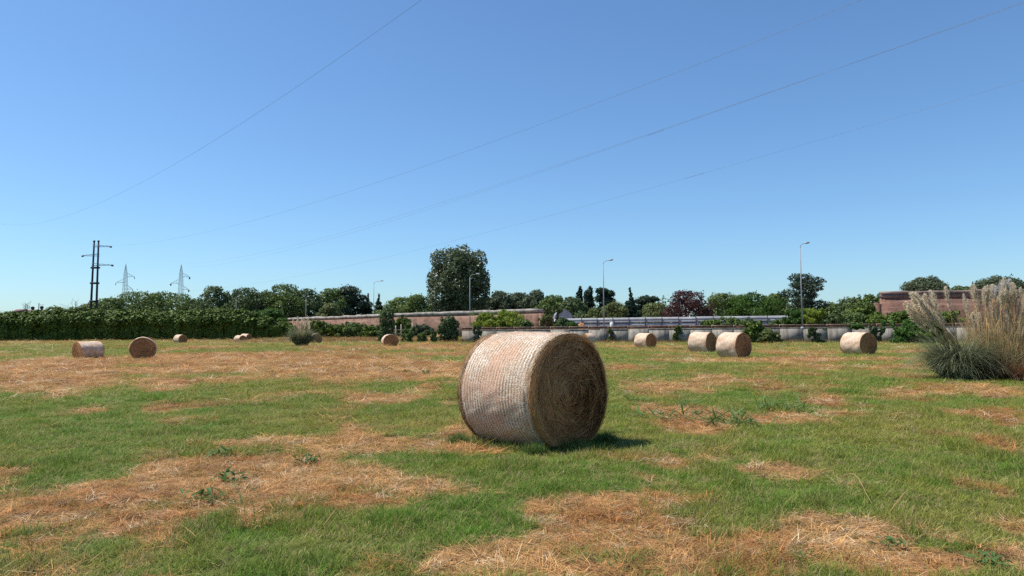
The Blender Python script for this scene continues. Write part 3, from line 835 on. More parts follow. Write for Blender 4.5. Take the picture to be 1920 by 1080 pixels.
def tree(name, u, vtop, wpx, Y, kind, mat, label, group=None, vbot=None, n=None, zbase=None, leaf=None, cat='tree', seed=None):
    seed = int(u * 7 + vtop) if seed is None else seed
    r = np.random.default_rng(seed)
    top = at(u, vtop, Y)
    z0 = (g1(top.x, Y) if Y < 180 else 0.0) if zbase is None else zbase
    H = top.z - z0
    W = wpx * Y / FPX
    px_m = Y / FPX
    zb = H * 0.12 if vbot is None else max(0.0, at(u, vbot, Y).z - z0)
    leaf = leaf or max(0.16, 1.15 * px_m * 1.875 * 0.85)
    root = empty(name, (top.x, Y, z0), 0.0, label, cat, group)
    rot = r.random() * 6.28
    if kind == 'round':
        lob = lobes_bushy(W * 1.42, H - zb, zb, r, 34, 0.32); W *= 1.42
    elif kind == 'broad':
        lob = lobes_bushy(W * 1.25, H - zb, zb, r, 20, 0.40); W *= 1.25
    elif kind == 'column':
        lob = [((r.normal(0, W * .05), r.normal(0, W * .05), zb + (H - zb) * t), (W * .5 * s, W * .5 * s, (H - zb) * 0.17)) for t, s in zip(np.linspace(0.1, 0.86, 7), (0.75, .9, 1, 1, .95, .85, .6))]
    elif kind == 'conifer':
        lob = []
        NL = 11
        for i in range(NL):
            t = i / (NL - 1); rr = W / 2 * (1 - t) ** 0.85 + W * 0.02
            for j in range(5 if t < 0.8 else 2):
                a = j * 1.2566 + i * 0.7 + r.normal(0, 0.2)
                d = rr * 0.60 * r.uniform(0.8, 1.12)
                lob.append(((math.cos(a) * d, math.sin(a) * d, zb + (H - zb) * (0.03 + 0.92 * t)), (rr * 0.50 + 0.1, rr * 0.50 + 0.1, (H - zb) * 0.05)))
        lob.append(((0, 0, H * 0.97), (W * 0.03 + 0.1, W * 0.03 + 0.1, H * 0.05)))
    elif kind == 'cedar':
        lob = []
        for i in range(16):
            t = (i + r.random()) / 16; prof = math.sin(math.pi * (0.22 + 0.68 * t)) ** 0.7
            a = i * 2.4 + r.normal(0, .3); d = W / 2 * prof * r.uniform(0.35, 0.80)
            lob.append(((math.cos(a) * d, math.sin(a) * d, zb + (H - zb) * (0.06 + 0.86 * t)), (W * 0.24 * r.uniform(.7, 1.2), W * 0.24 * r.uniform(.7, 1.2), (H - zb) * 0.075)))
        lob.append(((0, 0, zb + (H - zb) * 0.55), (W * .2, W * .2, (H - zb) * .38)))
    elif kind == 'umbrella':
        lob = []
        for i in range(18):
            a = i * 2.4; d = W * 0.42 * math.sqrt((i + .5) / 18)
            lob.append(((math.cos(a) * d, math.sin(a) * d, H - (H - zb) * (0.30 + 0.35 * (d / (W * .42)) ** 2) * r.uniform(.8, 1.2)), (W * .17, W * .17, (H - zb) * .24)))
    vol = W * W * 0.8 + W * (H - zb)
    n = n or int(np.clip(vol * 9.0 / (leaf * leaf * 1.3), 1500, 9000))
    tr = trunk_mesh(H * 0.8, max(0.12, W * 0.028), lob, r)
    link('trunk', tr, root)
    c = link('crown', crown_mesh(lob, n, leaf, mat, r), root)
    root.rotation_euler.z = rot
    return root

GT = 'trees beyond the walls and hedge'
TREES = [
 ('tree', 168, 568, 70, 205, 'round', 'leaf_mid', 'low grey-green tree behind the hedge beside the two-legged power mast', None),
 ('tree', 207, 559, 62, 210, 'broad', 'leaf_mid', 'small rounded tree behind the hedge, between mast and first lattice pylon', None),
 ('tree', 275, 548, 88, 225, 'round', 'leaf_mid', 'rounded green tree right of the first lattice pylon', None),
 ('tree', 322, 549, 98, 230, 'round', 'leaf_mid', 'rounded green tree at the foot of the second lattice pylon', None),
 ('tree', 366, 562, 60, 235, 'broad', 'leaf_mid', 'low tree filling the dip right of the second lattice pylon', None),
 ('tree', 405, 537, 60, 215, 'round', 'leaf_dark', 'dark dense tree, first of the tall wood right of the pylons', None),
 ('tree', 458, 540, 66, 215, 'round', 'leaf_dark', 'dark dense tree, second of the tall wood right of the pylons', None),
 ('tree', 503, 548, 52, 222, 'broad', 'leaf_dark', 'lower dark tree between two taller ones in the wood', None),
 ('tree', 537, 534, 72, 220, 'round', 'leaf_mid', 'tallest lighter green tree in the middle of the wood', None),
 ('tree', 582, 542, 60, 222, 'round', 'leaf_dark', 'dark rounded tree behind the thin bare lamp post', None),
 ('tree', 622, 541, 62, 226, 'round', 'leaf_mid', 'rounded tree left of the broad pine in the wood', None),
 ('pine_tree', 656, 533, 74, 228, 'cedar', 'leaf_conifer', 'broad dark pine with spreading branches left of the lamp with curved arm', None),
 ('fir_tree', 690, 551, 34, 230, 'conifer', 'leaf_conifer', 'small dark fir just left of the second street lamp', None),
 ('fir_tree', 711, 552, 38, 225, 'conifer', 'leaf_conifer', 'pointed dark fir just right of the second street lamp', None),
 ('shrub', 622, 570, 48, 196, 'broad', 'leaf_olive', 'pale green bush in front of the wood above the brick wall', None),
 ('shrub', 505, 580, 62, 190, 'broad', 'leaf_bright', 'bright green low bush at the left end of the brick wall', None),
 ('tree', 752, 558, 66, 205, 'round', 'leaf_mid', 'green rounded tree behind brick wall, left of the huge tree', None),
 ('tree', 790, 553, 56, 200, 'round', 'leaf_mid', 'green tree touching the left side of the huge tree', None),
 ('poplar_tree', 912, 556, 42, 205, 'round', 'leaf_grey', 'grey-green poplar touching the right side of the huge tree', None),
 ('poplar_tree', 940, 547, 46, 205, 'round', 'leaf_grey', 'grey-green poplar, second to the right of the huge tree', None),
 ('poplar_tree', 972, 549, 48, 208, 'round', 'leaf_grey', 'grey-green poplar, third to the right of the huge tree', None),
 ('poplar_tree', 1003, 545, 50, 206, 'round', 'leaf_grey', 'grey-green poplar, fourth and tallest in the pale row', None),
 ('tree', 1036, 554, 46, 200, 'round', 'leaf_mid', 'green tree at the right end of the grey-green poplar row', None),
 ('tree', 1072, 558, 62, 190, 'round', 'leaf_dark', 'dark rounded tree behind the grey arched shed', None),
 ('cypress_tree', 1087, 538, 13, 196, 'column', 'leaf_conifer', 'slim column cypress, left one of the pair', None),
 ('cypress_tree', 1103, 538, 19, 192, 'column', 'leaf_conifer', 'thicker column cypress, right one of the pair', None),
 ('cedar_tree', 1134, 535, 50, 190, 'cedar', 'leaf_conifer', 'dark layered cedar behind the tall central street lamp', None),
 ('tree', 1153, 567, 50, 165, 'broad', 'leaf_olive', 'yellowish green tree right of the central street lamp', None),
 ('tree', 1112, 580, 34, 165, 'broad', 'leaf_olive', 'small yellowish green tree left of the central street lamp', None),
 ('fir_tree', 1181, 541, 44, 175, 'conifer', 'leaf_conifer', 'sharp-pointed very dark fir behind the metal fence', None),
 ('cedar_tree', 1212, 550, 58, 182, 'cedar', 'leaf_conifer', 'blue-dark layered cedar right of the pointed fir', None),
 ('tree', 1227, 569, 58, 160, 'broad', 'leaf_olive', 'yellow-green low tree left of the purple plum', None),
 ('plum_tree', 1287, 546, 76, 122, 'round', 'leaf_purple', 'purple-leaved plum tree standing before the metal fence', None),
 ('tree', 1352, 551, 62, 165, 'round', 'leaf_mid', 'green tree just right of the purple plum', None),
 ('tree', 1410, 549, 78, 160, 'round', 'leaf_bright', 'bright green bushy tree between purple plum and dark pine', None),
 ('tree', 1452, 551, 60, 168, 'round', 'leaf_mid', 'green tree touching the left side of the dark pine', None),
 ('tree', 1384, 556, 50, 175, 'broad', 'leaf_mid', 'darker tree seen in the gap behind the bright green one', None),
 ('pine_tree', 1507, 508, 88, 150, 'cedar', 'leaf_conifer', 'tall dark pine with ragged crown behind the rightmost street lamp', None),
 ('tree', 1560, 570, 60, 160, 'broad', 'leaf_mid', 'low green tree at the right foot of the dark pine', None),
 ('tree', 1598, 559, 70, 150, 'broad', 'leaf_dark', 'low dark tree at the left end of the right brick wall', None),
 ('tree', 1735, 515, 80, 150, 'umbrella', 'leaf_grey', 'grey-green spreading tree above the right brick wall', None),
 ('tree', 1800, 534, 50, 155, 'umbrella', 'leaf_dark', 'low dark tree top showing over the right brick wall', None),
 ('tree', 1872, 515, 88, 150, 'umbrella', 'leaf_grey', 'grey-green spreading tree above wall behind the pampas plumes', None),
]
for name, u, vt, w, Y, kind, mat, lab, vb in TREES:
    vbot = {'umbrella': 565, 'column': 600}.get(kind, None)
    tree(name, u, vt, w, Y, kind, M[mat], lab, GT, vbot=vbot)

def far_wood():
    r = np.random.default_rng(91)
    root = empty('far_wood', (0, 262, 0), 0, 'far belt of dark trees seen through the gaps of the treeline', 'wood')
    root['kind'] = 'stuff'
    lob = []
    for u in np.arange(372, 1610, 7.0):
        if 700 < u < 742 or 1250 < u < 1330: continue
        vt = 562 + 7 * math.sin(u * .05) + r.normal(0, 3); p = at(u, vt, 262 + r.uniform(-8, 8))
        lob.append(((p.x, p.y - 262, p.z - 2.2), (2.6, 2.6, 2.4)))
        lob.append(((p.x + r.normal(0, 1), p.y - 261, p.z * .45), (2.4, 2.4, p.z * .48)))
    link('foliage', crown_mesh(lob, 15000, 0.42, M['leaf_dark'], r), root)['kind'] = 'stuff'
far_wood()
# the huge round tree
def big_tree():
    r = np.random.default_rng(5)
    Y = 165; top = at(860, 454, Y); W = 122 * Y / FPX; H = top.z; zb = 3.0
    root = empty('tree', (top.x, Y, 0), 0, 'huge round dark green tree towering over the brick wall', 'tree')
    lob = lobes_round(W * 0.98, H - zb, zb, r, 46, 0.27)
    lob += [((s * W * 0.30, 0, zb + 6.5), (W * 0.19, W * 0.2, 3.2)) for s in (-1, 1)] + [((s * W * 0.34, -1, zb + 10.5), (W * 0.15, W * 0.16, 2.6)) for s in (-1, 1)]
    lob += [((s * W * 0.30, -1, H - 4.0), (W * 0.14, W * 0.16, 2.2)) for s in (-1, 1)]
    link('trunk', trunk_mesh(H * 0.8, 0.55, lob, r, 14), root)
    link('crown', crown_mesh(lob, 24000, 0.26, M['leaf_big'], r, shell=0.45, random_n=1.1), root)
big_tree()

# ------------------------------------------------------------------ tall hedge on the left
def hedge():
    root = empty('hedge', (at(250, 640, 155).x, 155, 0), 0, 'long tall overgrown hedge along the left edge of the field', 'hedge')
    bx = root.location.x
    segs = [(-70, 582), (-25, 584), (22, 583), (68, 580), (104, 574), (140, 578), (180, 580), (222, 580), (262, 579), (300, 582), (340, 580), (380, 577), (420, 578), (450, 583), (478, 592), (505, 602), (526, 610)]
    for i, (u, vt) in enumerate(segs):
        Y = 153 + i * 0.55; r = np.random.default_rng(300 + i)
        top = at(u, vt, Y); H = top.z; W = 7.0 if i < 13 else 4.6
        x0, y0 = top.x - bx, Y - 155
        lob = []
        for j in range(20):                          # bulging top, sloping back
            t = (j + r.random()) / 20
            rr = W * r.uniform(0.12, 0.20)
            zz = H * (0.62 + 0.36 * t)
            lob.append(((x0 + r.uniform(-.55, .55) * W, y0 + r.uniform(-.3, .8) + t * 4.5, min(zz, H - rr * 0.8)), (rr, rr, rr * 0.85)))
        lob.append(((x0, y0 + 3.8, H * 0.55), (W * 0.60, 2.4, H * 0.40)))
        Pp, d = crown_points(lob, 4600, r, 0.5)
        nf = 3400                                    # steep leafy front below
        zf = H * 0.74 * r.random(nf); bul = fbm((x0 + zf * .0) * .3 + np.arange(nf) * 0, zf * .35, 3, 2)
        xf = x0 + r.uniform(-.56, .56, nf) * W
        yf = y0 + .1 + 1.3 * fbm(xf * .45, zf * .55, 60, 3) + r.random(nf) ** 2 * 1.2 - .25 * zf / H
        Pp = np.vstack([Pp, np.stack([xf, yf, zf], 1)]); d = np.vstack([d, np.repeat([[0, -1.0, .1]], nf, 0)])
        nr = d + r.normal(0, .6, d.shape); nr[:len(nr) - nf, 2] += 1.0; nr /= np.linalg.norm(nr, axis=1, keepdims=True)
        hv, hq = leaf_cards(Pp, nr, 0.25, r)
        link('foliage', mesh('foliage', hv, hq, M['leaf_hedge'], tint=np.repeat(np.clip(r.normal(.45, .25, len(Pp)), 0, 1), 4)), root)
        for j in range(3):
            m = MB()
            sx, sy = x0 + r.uniform(-2, 2), y0 + 2 + r.uniform(-.6, .6)
            m.tube([(sx, sy, -0.2), (sx + r.normal(0, .3), sy, H * .4), (sx + r.normal(0, .8), sy, H * .7)], [0.12, 0.09, 0.04], 6)
            m.build('stem', M['bark'], root)
hedge()
def sapling(u, vt, Y, seed, label):
    r = np.random.default_rng(seed); top = at(u, vt, Y); H = top.z
    root = empty('bare_sapling', (top.x, Y, 0), 0, label, 'sapling')
    for i in range(6):
        m = MB()
        a = r.uniform(0, 6.28); s = r.uniform(.4, 1.6)
        p0 = np.array([0, 0, 0.0]); p1 = np.array([math.cos(a) * s * .4, math.sin(a) * s * .4, H * .6]); p2 = np.array([math.cos(a) * s, math.sin(a) * s, H * r.uniform(.85, 1)])
        m.tube([p0, p1, p2], [0.06, 0.05, 0.02], 5)
        for j in range(6):
            t = r.uniform(.3, 1); b = p1 + (p2 - p1) * t; q = b + np.array([r.normal(0, .5), r.normal(0, .5), r.uniform(.2, .9)])
            m.tube([b, q], [0.03, 0.012], 4)
        m.build('branch', M['bark'], root)
sapling(140, 564, 160, 1, 'bare grey twigs rising above the hedge left of the mast')
sapling(160, 567, 162, 2, 'bare twigs touching the left leg of the mast')
sapling(50, 566, 165, 3, 'thin bare twigs above the hedge near the small chimneys')

# ------------------------------------------------------------------ shrubs in front of and on the walls
GS = 'shrubs along the walls'
def shrub(u, vt, vb, w, Y, mat, label, name='shrub', z=None, kind='broad', n=None, depth=1.0):
    """crown from vt to vb; stands on the ground at Y (or height z)"""
    r = np.random.default_rng(int(u * 3 + vt))
    top = at(u, vt, Y); z0 = g1(top.x, Y) if z is None else z
    H = max(0.6, top.z - z0); W = w * Y / FPX
    root = empty(name, (top.x, Y, z0), 0, label, 'shrub', GS)
    lob = lobes_bushy(W * 1.1, H * 0.97, 0.03, r, 20, 0.40)
    if 'creeper' in label or 'climbing' in label or 'vine' in label:
        lob = [((r.uniform(-.62, .62) * W, r.uniform(-.12, .05), H * r.uniform(.05, 1.0) ** .8), (W * r.uniform(.05, .15), .16, H * r.uniform(.04, .13))) for _ in range(30)]
    if kind == 'column': lob = [((r.normal(0, W * .06), 0, H * t), (W * .45 * r.uniform(.85, 1.15), W * .45, H * 0.16)) for t in np.linspace(.1, .86, 8)]
    if not ('creeper' in label or 'climbing' in label):
        lob += [((r.normal(0, .24) * W, r.normal(0, .24) * W, H * r.uniform(.72, 1.02)), (W * .08, W * .08, H * .13)) for _ in range(8)]
        lob += [((r.choice([-1, 1]) * W * r.uniform(.35, .62), r.normal(0, .2) * W, H * r.uniform(.1, .6)), (W * .12, W * .12, H * .10)) for _ in range(7)]
    lf = 0.15 if Y < 130 else 0.2
    n = n or int(np.clip((W * W + W * H) * 9 / (lf * lf * 1.3), 700, 5000))
    link('crown', crown_mesh(lob, n, lf, M[mat], r), root)
    for j in range(4):
        m = MB()
        a = r.uniform(0, 6.28)
        m.tube([(math.cos(a) * .1, math.sin(a) * .1, -0.1), (math.cos(a) * W * .15, math.sin(a) * W * .15, H * .35), (math.cos(a) * W * .25, math.sin(a) * W * .25, H * .7)], [0.06, 0.045, 0.02], 5)
        m.build('stem', M['bark'], root)
    return root
TZ = 1.72       # terrace behind the concrete wall
SH = [
 (598, 604, 637, 50, 122, 'leaf_hedge', 'green shrub right behind the distant pampas tuft', None),
 (632, 609, 637, 46, 122, 'leaf_hedge', 'second green shrub in the row below the brick wall', None),
 (664, 605, 637, 44, 122, 'leaf_mid', 'third shrub in the row below the brick wall', None),
 (692, 611, 636, 46, 121, 'leaf_hedge', 'fourth shrub in the row, left of the ivy trunk', None),
 (713, 610, 636, 24, 121, 'leaf_mid', 'narrow shrub touching the ivy covered trunk', None),
 (758, 595, 632, 34, 123, 'leaf_hedge', 'leafy shrub growing through the pale fence posts', None),
 (790, 610, 630, 40, 124, 'leaf_grey', 'grey-green low shrub right of the pale fence posts', None),
 (765, 617, 643, 18, 108, 'leaf_mid', 'small upright bush right of the round-ended bale', None),
 (791, 624, 643, 17, 108, 'leaf_mid', 'tiny bush, middle one of three below the brick wall', None),
 (813, 621, 641, 11, 108, 'leaf_mid', 'narrow small bush, rightmost of three below the brick wall', None),
 (843, 594, 638, 34, 112, 'leaf_dark', 'dark egg-shaped bush at the left end of the concrete wall', None),
 (895, 612, 640, 14, 110.3, 'leaf_dark', 'climbing shrub on the concrete wall under the yellow bush', None),
 (912, 588, 618, 52, 119, 'leaf_yellow', 'yellow-green bush above the concrete wall, left half of the pair', TZ),
 (952, 583, 618, 60, 121, 'leaf_yellow', 'yellow-green bush above the concrete wall, right half of the pair', TZ),
 (985, 600, 618, 30, 119, 'leaf_mid', 'small green bush right of the yellow-green pair', TZ),
 (1022, 590, 618, 20, 122, 'leaf_olive', 'vine tangle on the broken right end of the brick wall', TZ),
 (1035, 578, 600, 32, 127, 'leaf_olive', 'pale creeper topping the broken end of the brick wall', TZ),
 (1057, 597, 617, 26, 118, 'leaf_dark', 'dark bush at the left end of the metal fence', TZ),
 (1072, 604, 618, 20, 112, 'leaf_bright', 'bright green little bush before the metal fence', TZ),
 (1146, 617, 640, 12, 104.5, 'leaf_olive', 'thin creeper on the concrete wall below the central lamp', None),
 (1282, 614, 641, 30, 101, 'leaf_hedge', 'green creeper bush on the wall left of the overlapping bales', None),
 (1338, 600, 614, 40, 106, 'leaf_hedge', 'low bush on the terrace right of the purple plum', TZ),
 (1378, 597, 614, 46, 106, 'leaf_mid', 'wide bush on the terrace in front of the metal fence', TZ),
 (1418, 604, 643, 44, 94, 'leaf_hedge', 'large leafy shrub spilling over the wall behind the front bale', None),
 (1440, 618, 643, 40, 93, 'leaf_olive', 'lower grey-green shrub at the foot of the wall', None),
 (1466, 600, 614, 40, 103, 'leaf_mid', 'bush on the terrace left of the rightmost street lamp', TZ),
 (1490, 582, 614, 34, 101, 'leaf_bright', 'tall light green bush just left of the rightmost lamp', TZ),
 (1524, 579, 614, 50, 101, 'leaf_yellow', 'tall yellow-green bush just right of the rightmost lamp', TZ),
 (1530, 615, 641, 26, 90.5, 'leaf_dark', 'dark creeper hanging on the wall right of the lamp', None),
 (1556, 590, 614, 30, 100, 'leaf_dark', 'dark bush between the yellow-green bush and brick ruin', TZ),
 (1595, 586, 613, 60, 99, 'leaf_mid', 'wide bush below the left end of the right brick wall', TZ),
 (1606, 609, 620, 20, 91.2, 'leaf_bright', 'small bright bush on the wall behind the lone pale bale', TZ),
 (1640, 590, 613, 56, 98, 'leaf_hedge', 'wide green bush below the middle of the right brick wall', TZ),
 (1645, 612, 641, 22, 89, 'leaf_dark', 'dark creeper on the wall just right of the lone pale bale', None),
 (1688, 584, 613, 60, 97, 'leaf_hedge', 'wide green bush left of the leaning pampas plumes', TZ),
 (1712, 596, 641, 62, 84, 'leaf_bright', 'bright green shrub in front of wall beside pampas grass', None),
 (1745, 606, 640, 44, 82, 'leaf_hedge', 'green shrub mostly hidden behind the pampas grass', None),
 (1612, 566, 613, 60, 112, 'leaf_mid', 'bush topping the broken left end of the right brick wall', TZ),
 (1638, 553, 613, 44, 113, 'leaf_hedge', 'bush growing behind the stepped end of the right brick wall', TZ),
 (1626, 572, 613, 50, 103, 'leaf_hedge', 'bush hiding the foot of the broken end of the right brick wall', TZ),
 (1770, 585, 613, 60, 96, 'leaf_hedge', 'green bush behind the pampas leaves on the terrace', TZ),
]
for u, vt, vb, w, Y, mat, lab, z in SH:
    shrub(u, vt, vb, w, Y, mat, lab, z=z)
shrub(726, 580, 638, 26, 109, 'leaf_dark', 'tall trunk thickly covered in dark ivy with a brownish top', name='ivy_trunk', kind='column', n=2600)

# ------------------------------------------------------------------ walls
def strip_wall(name, plan, z0, z1, thick, mat, parent, bottoms=None):
    """upright wall following plan points, with thickness towards +Y; z1 may be a list"""
    plan = [np.array(p, float) for p in plan]; n = len(plan)
    z1 = [z1] * n if np.isscalar(z1) else z1
    V, W = [], []; s = 0
    for i, p in enumerate(plan):
        if i: s += np.linalg.norm(p - plan[i - 1])
        a = plan[min(i + 1, n - 1)] - plan[max(i - 1, 0)]; a /= np.linalg.norm(a)
        nrm = np.array([-a[1], a[0]]); nrm = nrm if nrm[1] > 0 else -nrm
        b = p + nrm * thick
        for (xy, z) in ((p, z0), (p, z1[i]), (b, z1[i]), (b, z0)):
            V.append((xy[0], xy[1], z)); W.append((s, z, 0))
    Q = []
    for i in range(n - 1):
        for k in range(4):
            k2 = (k + 1) % 4
            Q.append((i * 4 + k, i * 4 + k2, (i + 1) * 4 + k2, (i + 1) * 4 + k))
    Q += [(0, 3, 2, 1), ((n - 1) * 4, (n - 1) * 4 + 1, (n - 1) * 4 + 2, (n - 1) * 4 + 3)]
    return link(name, mesh(name, V, np.array(Q), mat, attrs={'wallpos': W}), parent)
def dense(plan, step=1.5):
    out = []
    for a, b in zip(plan[:-1], plan[1:]):
        a, b = np.array(a, float), np.array(b, float); k = max(1, int(np.linalg.norm(b - a) / step))
        for i in range(k): out.append(a + (b - a) * i / k)
    out.append(np.array(plan[-1], float)); return out
rw = np.random.default_rng(77)
bw = empty('brick_wall', (-22, 152, 0), 0, 'long old brick wall with grey coping behind the field, left of centre', 'wall')
PL = dense([(-75, 212), (-63, 198), (-40, 174), (-22, 152), (-8, 141.5), (4.7, 130)])
PLo = [p - np.array([-22, 152]) for p in PL]
strip_wall('masonry', PLo, -0.2, [5.05 + rw.normal(0, .03) for _ in PLo], 1.1, M['brick'], bw)
off = [p + np.array([-0.05, -0.07]) for p in PLo]
strip_wall('coping', off, 5.16, [5.80 + rw.normal(0, .05) for _ in off], 1.6, M['coping'], bw)
strip_wall('coping_dark_line', [p + np.array([-0.015, -0.02]) for p in PLo], 5.0, 5.17, 1.2, M['coping_dark'], bw)  # dark strip painted in for the shadow line below the coping
PE = dense([(4.72, 129.95), (6.0, 129.0), (7.4, 128.0)], 0.35)
strip_wall('broken_end', [p - np.array([-22, 152]) for p in PE], -0.2, [5.1 - 0.55 * i + rw.normal(0, .25) if i > 1 else 4.95 for i in range(len(PE))], 1.0, M['brick'], bw)

rb = empty('brick_wall', (45, 105, 0), 0, 'high red brick wall with dark coping at the right, behind the pampas grass', 'wall')
a0, a1 = at(1652, 560, 108), at(2150, 560, 99)
PR = dense([(a0.x, a0.y), (a1.x, a1.y)])
PRo = [p - np.array([45, 105]) for p in PR]
ztop = at(1700, 546, 107).z
strip_wall('masonry', PRo, -0.2, [ztop - 0.95 + rw.normal(0, .05) for _ in PRo], 1.2, M['brick_red'], rb)
strip_wall('coping', [p + np.array([0, -0.12]) for p in PRo], ztop - 0.36, [ztop + rw.normal(0, .07) for _ in PRo], 1.7, M['coping_brown'], rb)
strip_wall('coping_dark_line', [p + np.array([0, -0.04]) for p in PRo], ztop - 0.97, ztop - 0.355, 1.4, M['coping_dark'], rb)
e0 = at(1606, 570, 108.5)
PEr = dense([(e0.x, e0.y), (a0.x - 0.02, a0.y)], 0.5)
m_ = len(PEr)
strip_wall('broken_end', [p - np.array([45, 105]) for p in PEr], -0.2, [ztop - 3.1 + 2.2 * round((i / m_) ** 1.1 * 4) / 4 + rw.normal(0, .28) for i in range(m_)], 1.1, M['brick_red'], rb)

# terrace (raised road) behind the concrete wall
ax, ay, bx2, by2 = WALL_A.x, WALL_A.y, WALL_B.x, WALL_B.y
dirw = np.array([bx2 - ax, by2 - ay]); LW = np.linalg.norm(dirw); dirw /= LW; nw = np.array([-dirw[1], dirw[0]])
def wl(s, d=0.0, z=0.0):
    p = np.array([ax, ay]) + dirw * s + nw * d
    return (p[0], p[1], z)
tv = [wl(0.1, 0.28, TZ), wl(LW + 70, 0.28, TZ), wl(LW + 90, 60, TZ), wl(14, 60, TZ), wl(0.1, 17, TZ)]
tvb = [(x, y, -0.5) for x, y, z in tv]
tm = mesh('terrace', tv + tvb, [np.array([[5 + i, 5 + (i + 1) % 5, (i + 1) % 5, i] for i in range(5)]), np.array([[0, 1, 2], [0, 2, 3], [0, 3, 4]])], M['orange_soil'])
tag(link('terrace', tm), 'raised earth terrace behind the concrete wall', 'terrace', kind='structure')
rd = mesh('road', [wl(4, 3.2, TZ + .012), wl(LW + 60, 3.2, TZ + .012), wl(LW + 60, 9.0, TZ + .012), wl(4, 9.0, TZ + .012)], np.array([[0, 1, 2, 3]]), M['asphalt'])
tag(link('road', rd), 'asphalt road on the terrace behind the wall', 'road', kind='structure')

# concrete panel wall with a rusty rail on top
cw = empty('concrete_wall', (ax, ay, 0), math.atan2(dirw[1], dirw[0]), 'low stained grey concrete panel wall across the far side of the field', 'wall')
PW = 2.85; NPAN = int((LW + 34) / PW)
pan = MB().box((0, 0.125, 0.85), (PW - 0.05, 0.25, 2.1)).me('panel', M['concrete'])
post = MB().box((0, 0.10, 0.86), (0.30, 0.34, 2.14)).me('post', M['concrete'])
for i in range(NPAN):
    o = link('panel', pan, cw); o.location = ((i + 0.5) * PW, rw.normal(0, .012), rw.normal(0, .025))
capm = MB().box((NPAN * PW / 2, 0.12, 1.955), (NPAN * PW, 0.27, 0.09)).build('capping', M['concrete'], cw)
rl = empty('rusty_rail', (ax, ay, 2.0), math.atan2(dirw[1], dirw[0]), 'rusty brown low rail running along the top of the concrete wall', 'railing')
board = MB().box((0, 0.12, 0.17), (PW - 0.09, 0.05, 0.28)).me('board', M['rust'])
trail = MB().box((0, 0.12, 0.355), (PW - 0.012, 0.09, 0.07)).me('top_rail', M['rust_rail'])
rpost = MB().box((0, 0.10, 0.20), (0.085, 0.12, 0.46)).me('post', M['rust_rail'])
for i in range(NPAN):
    o = link('board', board, rl); o.location = ((i + 0.5) * PW, 0, rw.normal(0, .015))
    o = link('top_rail', trail, rl); o.location = ((i + 0.5) * PW, 0, 0)
    o = link('post', rpost, rl); o.location = (i * PW, 0, 0)

# grey metal sheet fence
fa, fb = at(1062, 605, 119), at(1575, 600, 104)
fd = np.array([fb.x - fa.x, fb.y - fa.y]); FLn = np.linalg.norm(fd); frz = math.atan2(fd[1], fd[0])
mf = empty('metal_fence', (fa.x, fa.y, TZ), frz, 'grey two-tier sheet metal fence on the terrace above the concrete wall', 'fence')
FW = 2.55; NF = int(FLn / FW)
def sheet(h):
    v, q = [], []
    prof = [(0, 0), (-.05, .06), (-.05, .20), (0, .26), (0, .36), (-.05, .42), (-.05, .56), (0, .62), (0, h)]
    for x in (-(FW - .05) / 2, (FW - .05) / 2):
        for (d, z) in prof: v.append((x, d, z))
        for (d, z) in prof: v.append((x, d + .02, z))
    k = len(prof)
    for i in range(k - 1):
        q.append((i, 2 * k + i, 2 * k + i + 1, i + 1)); q.append((k + i, k + i + 1, 3 * k + i + 1, 3 * k + i))
    q.append((k - 1, 3 * k - 1, 4 * k - 1, 2 * k - 1))
    return mesh('sheet', v, np.array(q), M['sheet'])
sh1 = sheet(0.78); fpost = MB().box((0, -0.10, 1.0), (0.12, 0.07, 2.12)).me('post', M['mast'])
for i in range(NF):
    for z in (0.42, 1.30):
        o = link('sheet', sh1, mf); o.location = ((i + .5) * FW, rw.normal(0, .015), z + rw.normal(0, .012)); o.rotation_euler = (R(rw.normal(-4, 2)), 0, R(rw.normal(0, .3)))
    o = link('post', fpost, mf); o.location = (i * FW, 0.02, 0)
wp = at(1147, 617, 110)
pw_ = empty('concrete_post', (wp.x, 110, TZ), 0, 'white concrete post in front of the metal fence', 'post')
MB().box((0, 0, 0.65), (0.55, 0.4, 1.5), taper=0.85).build('shaft', M['white_concrete'], pw_)
MB().box((0, 0, 1.44), (0.62, 0.46, 0.08)).build('cap', M['white_concrete'], pw_)

# orange earth heap and grey arched shed at the end of the brick wall
def mound(u, vt, w, Y, z, label):
    top = at(u, vt, Y); H = top.z - z; W = w * Y / FPX; r = np.random.default_rng(4)
    v, q = [(0, 0, H)], []
    NR, NTh = 8, 22
    for i in range(1, NR + 1):
        for j in range(NTh):
            a = j * 6.2832 / NTh; rr = i / NR
            v.append((math.cos(a) * rr * W / 2 * (1 + r.normal(0, .05)), math.sin(a) * rr * W / 3, H * (math.cos(rr * 3.1416) * .5 + .5) * (1 + r.normal(0, .08)) - (0.05 if i == NR else 0)))
    t = [(0, 1 + j, 1 + (j + 1) % NTh) for j in range(NTh)]
    for i in range(NR - 1):
        for j in range(NTh): q.append((1 + i * NTh + j, 1 + (i + 1) * NTh + j, 1 + (i + 1) * NTh + (j + 1) % NTh, 1 + i * NTh + (j + 1) % NTh))
    o = link('earth_heap', mesh('earth_heap', v, [np.array(q), np.array(t)], M['orange_soil'], smooth=True), loc=(top.x, Y, z))
    tag(o, label, 'earth heap')
mound(1090, 606, 40, 113, TZ, 'orange earth heap in front of the metal fence')
mound(824, 622, 70, 114.5, 0.0, 'orange earth bank at the left end of the concrete wall')
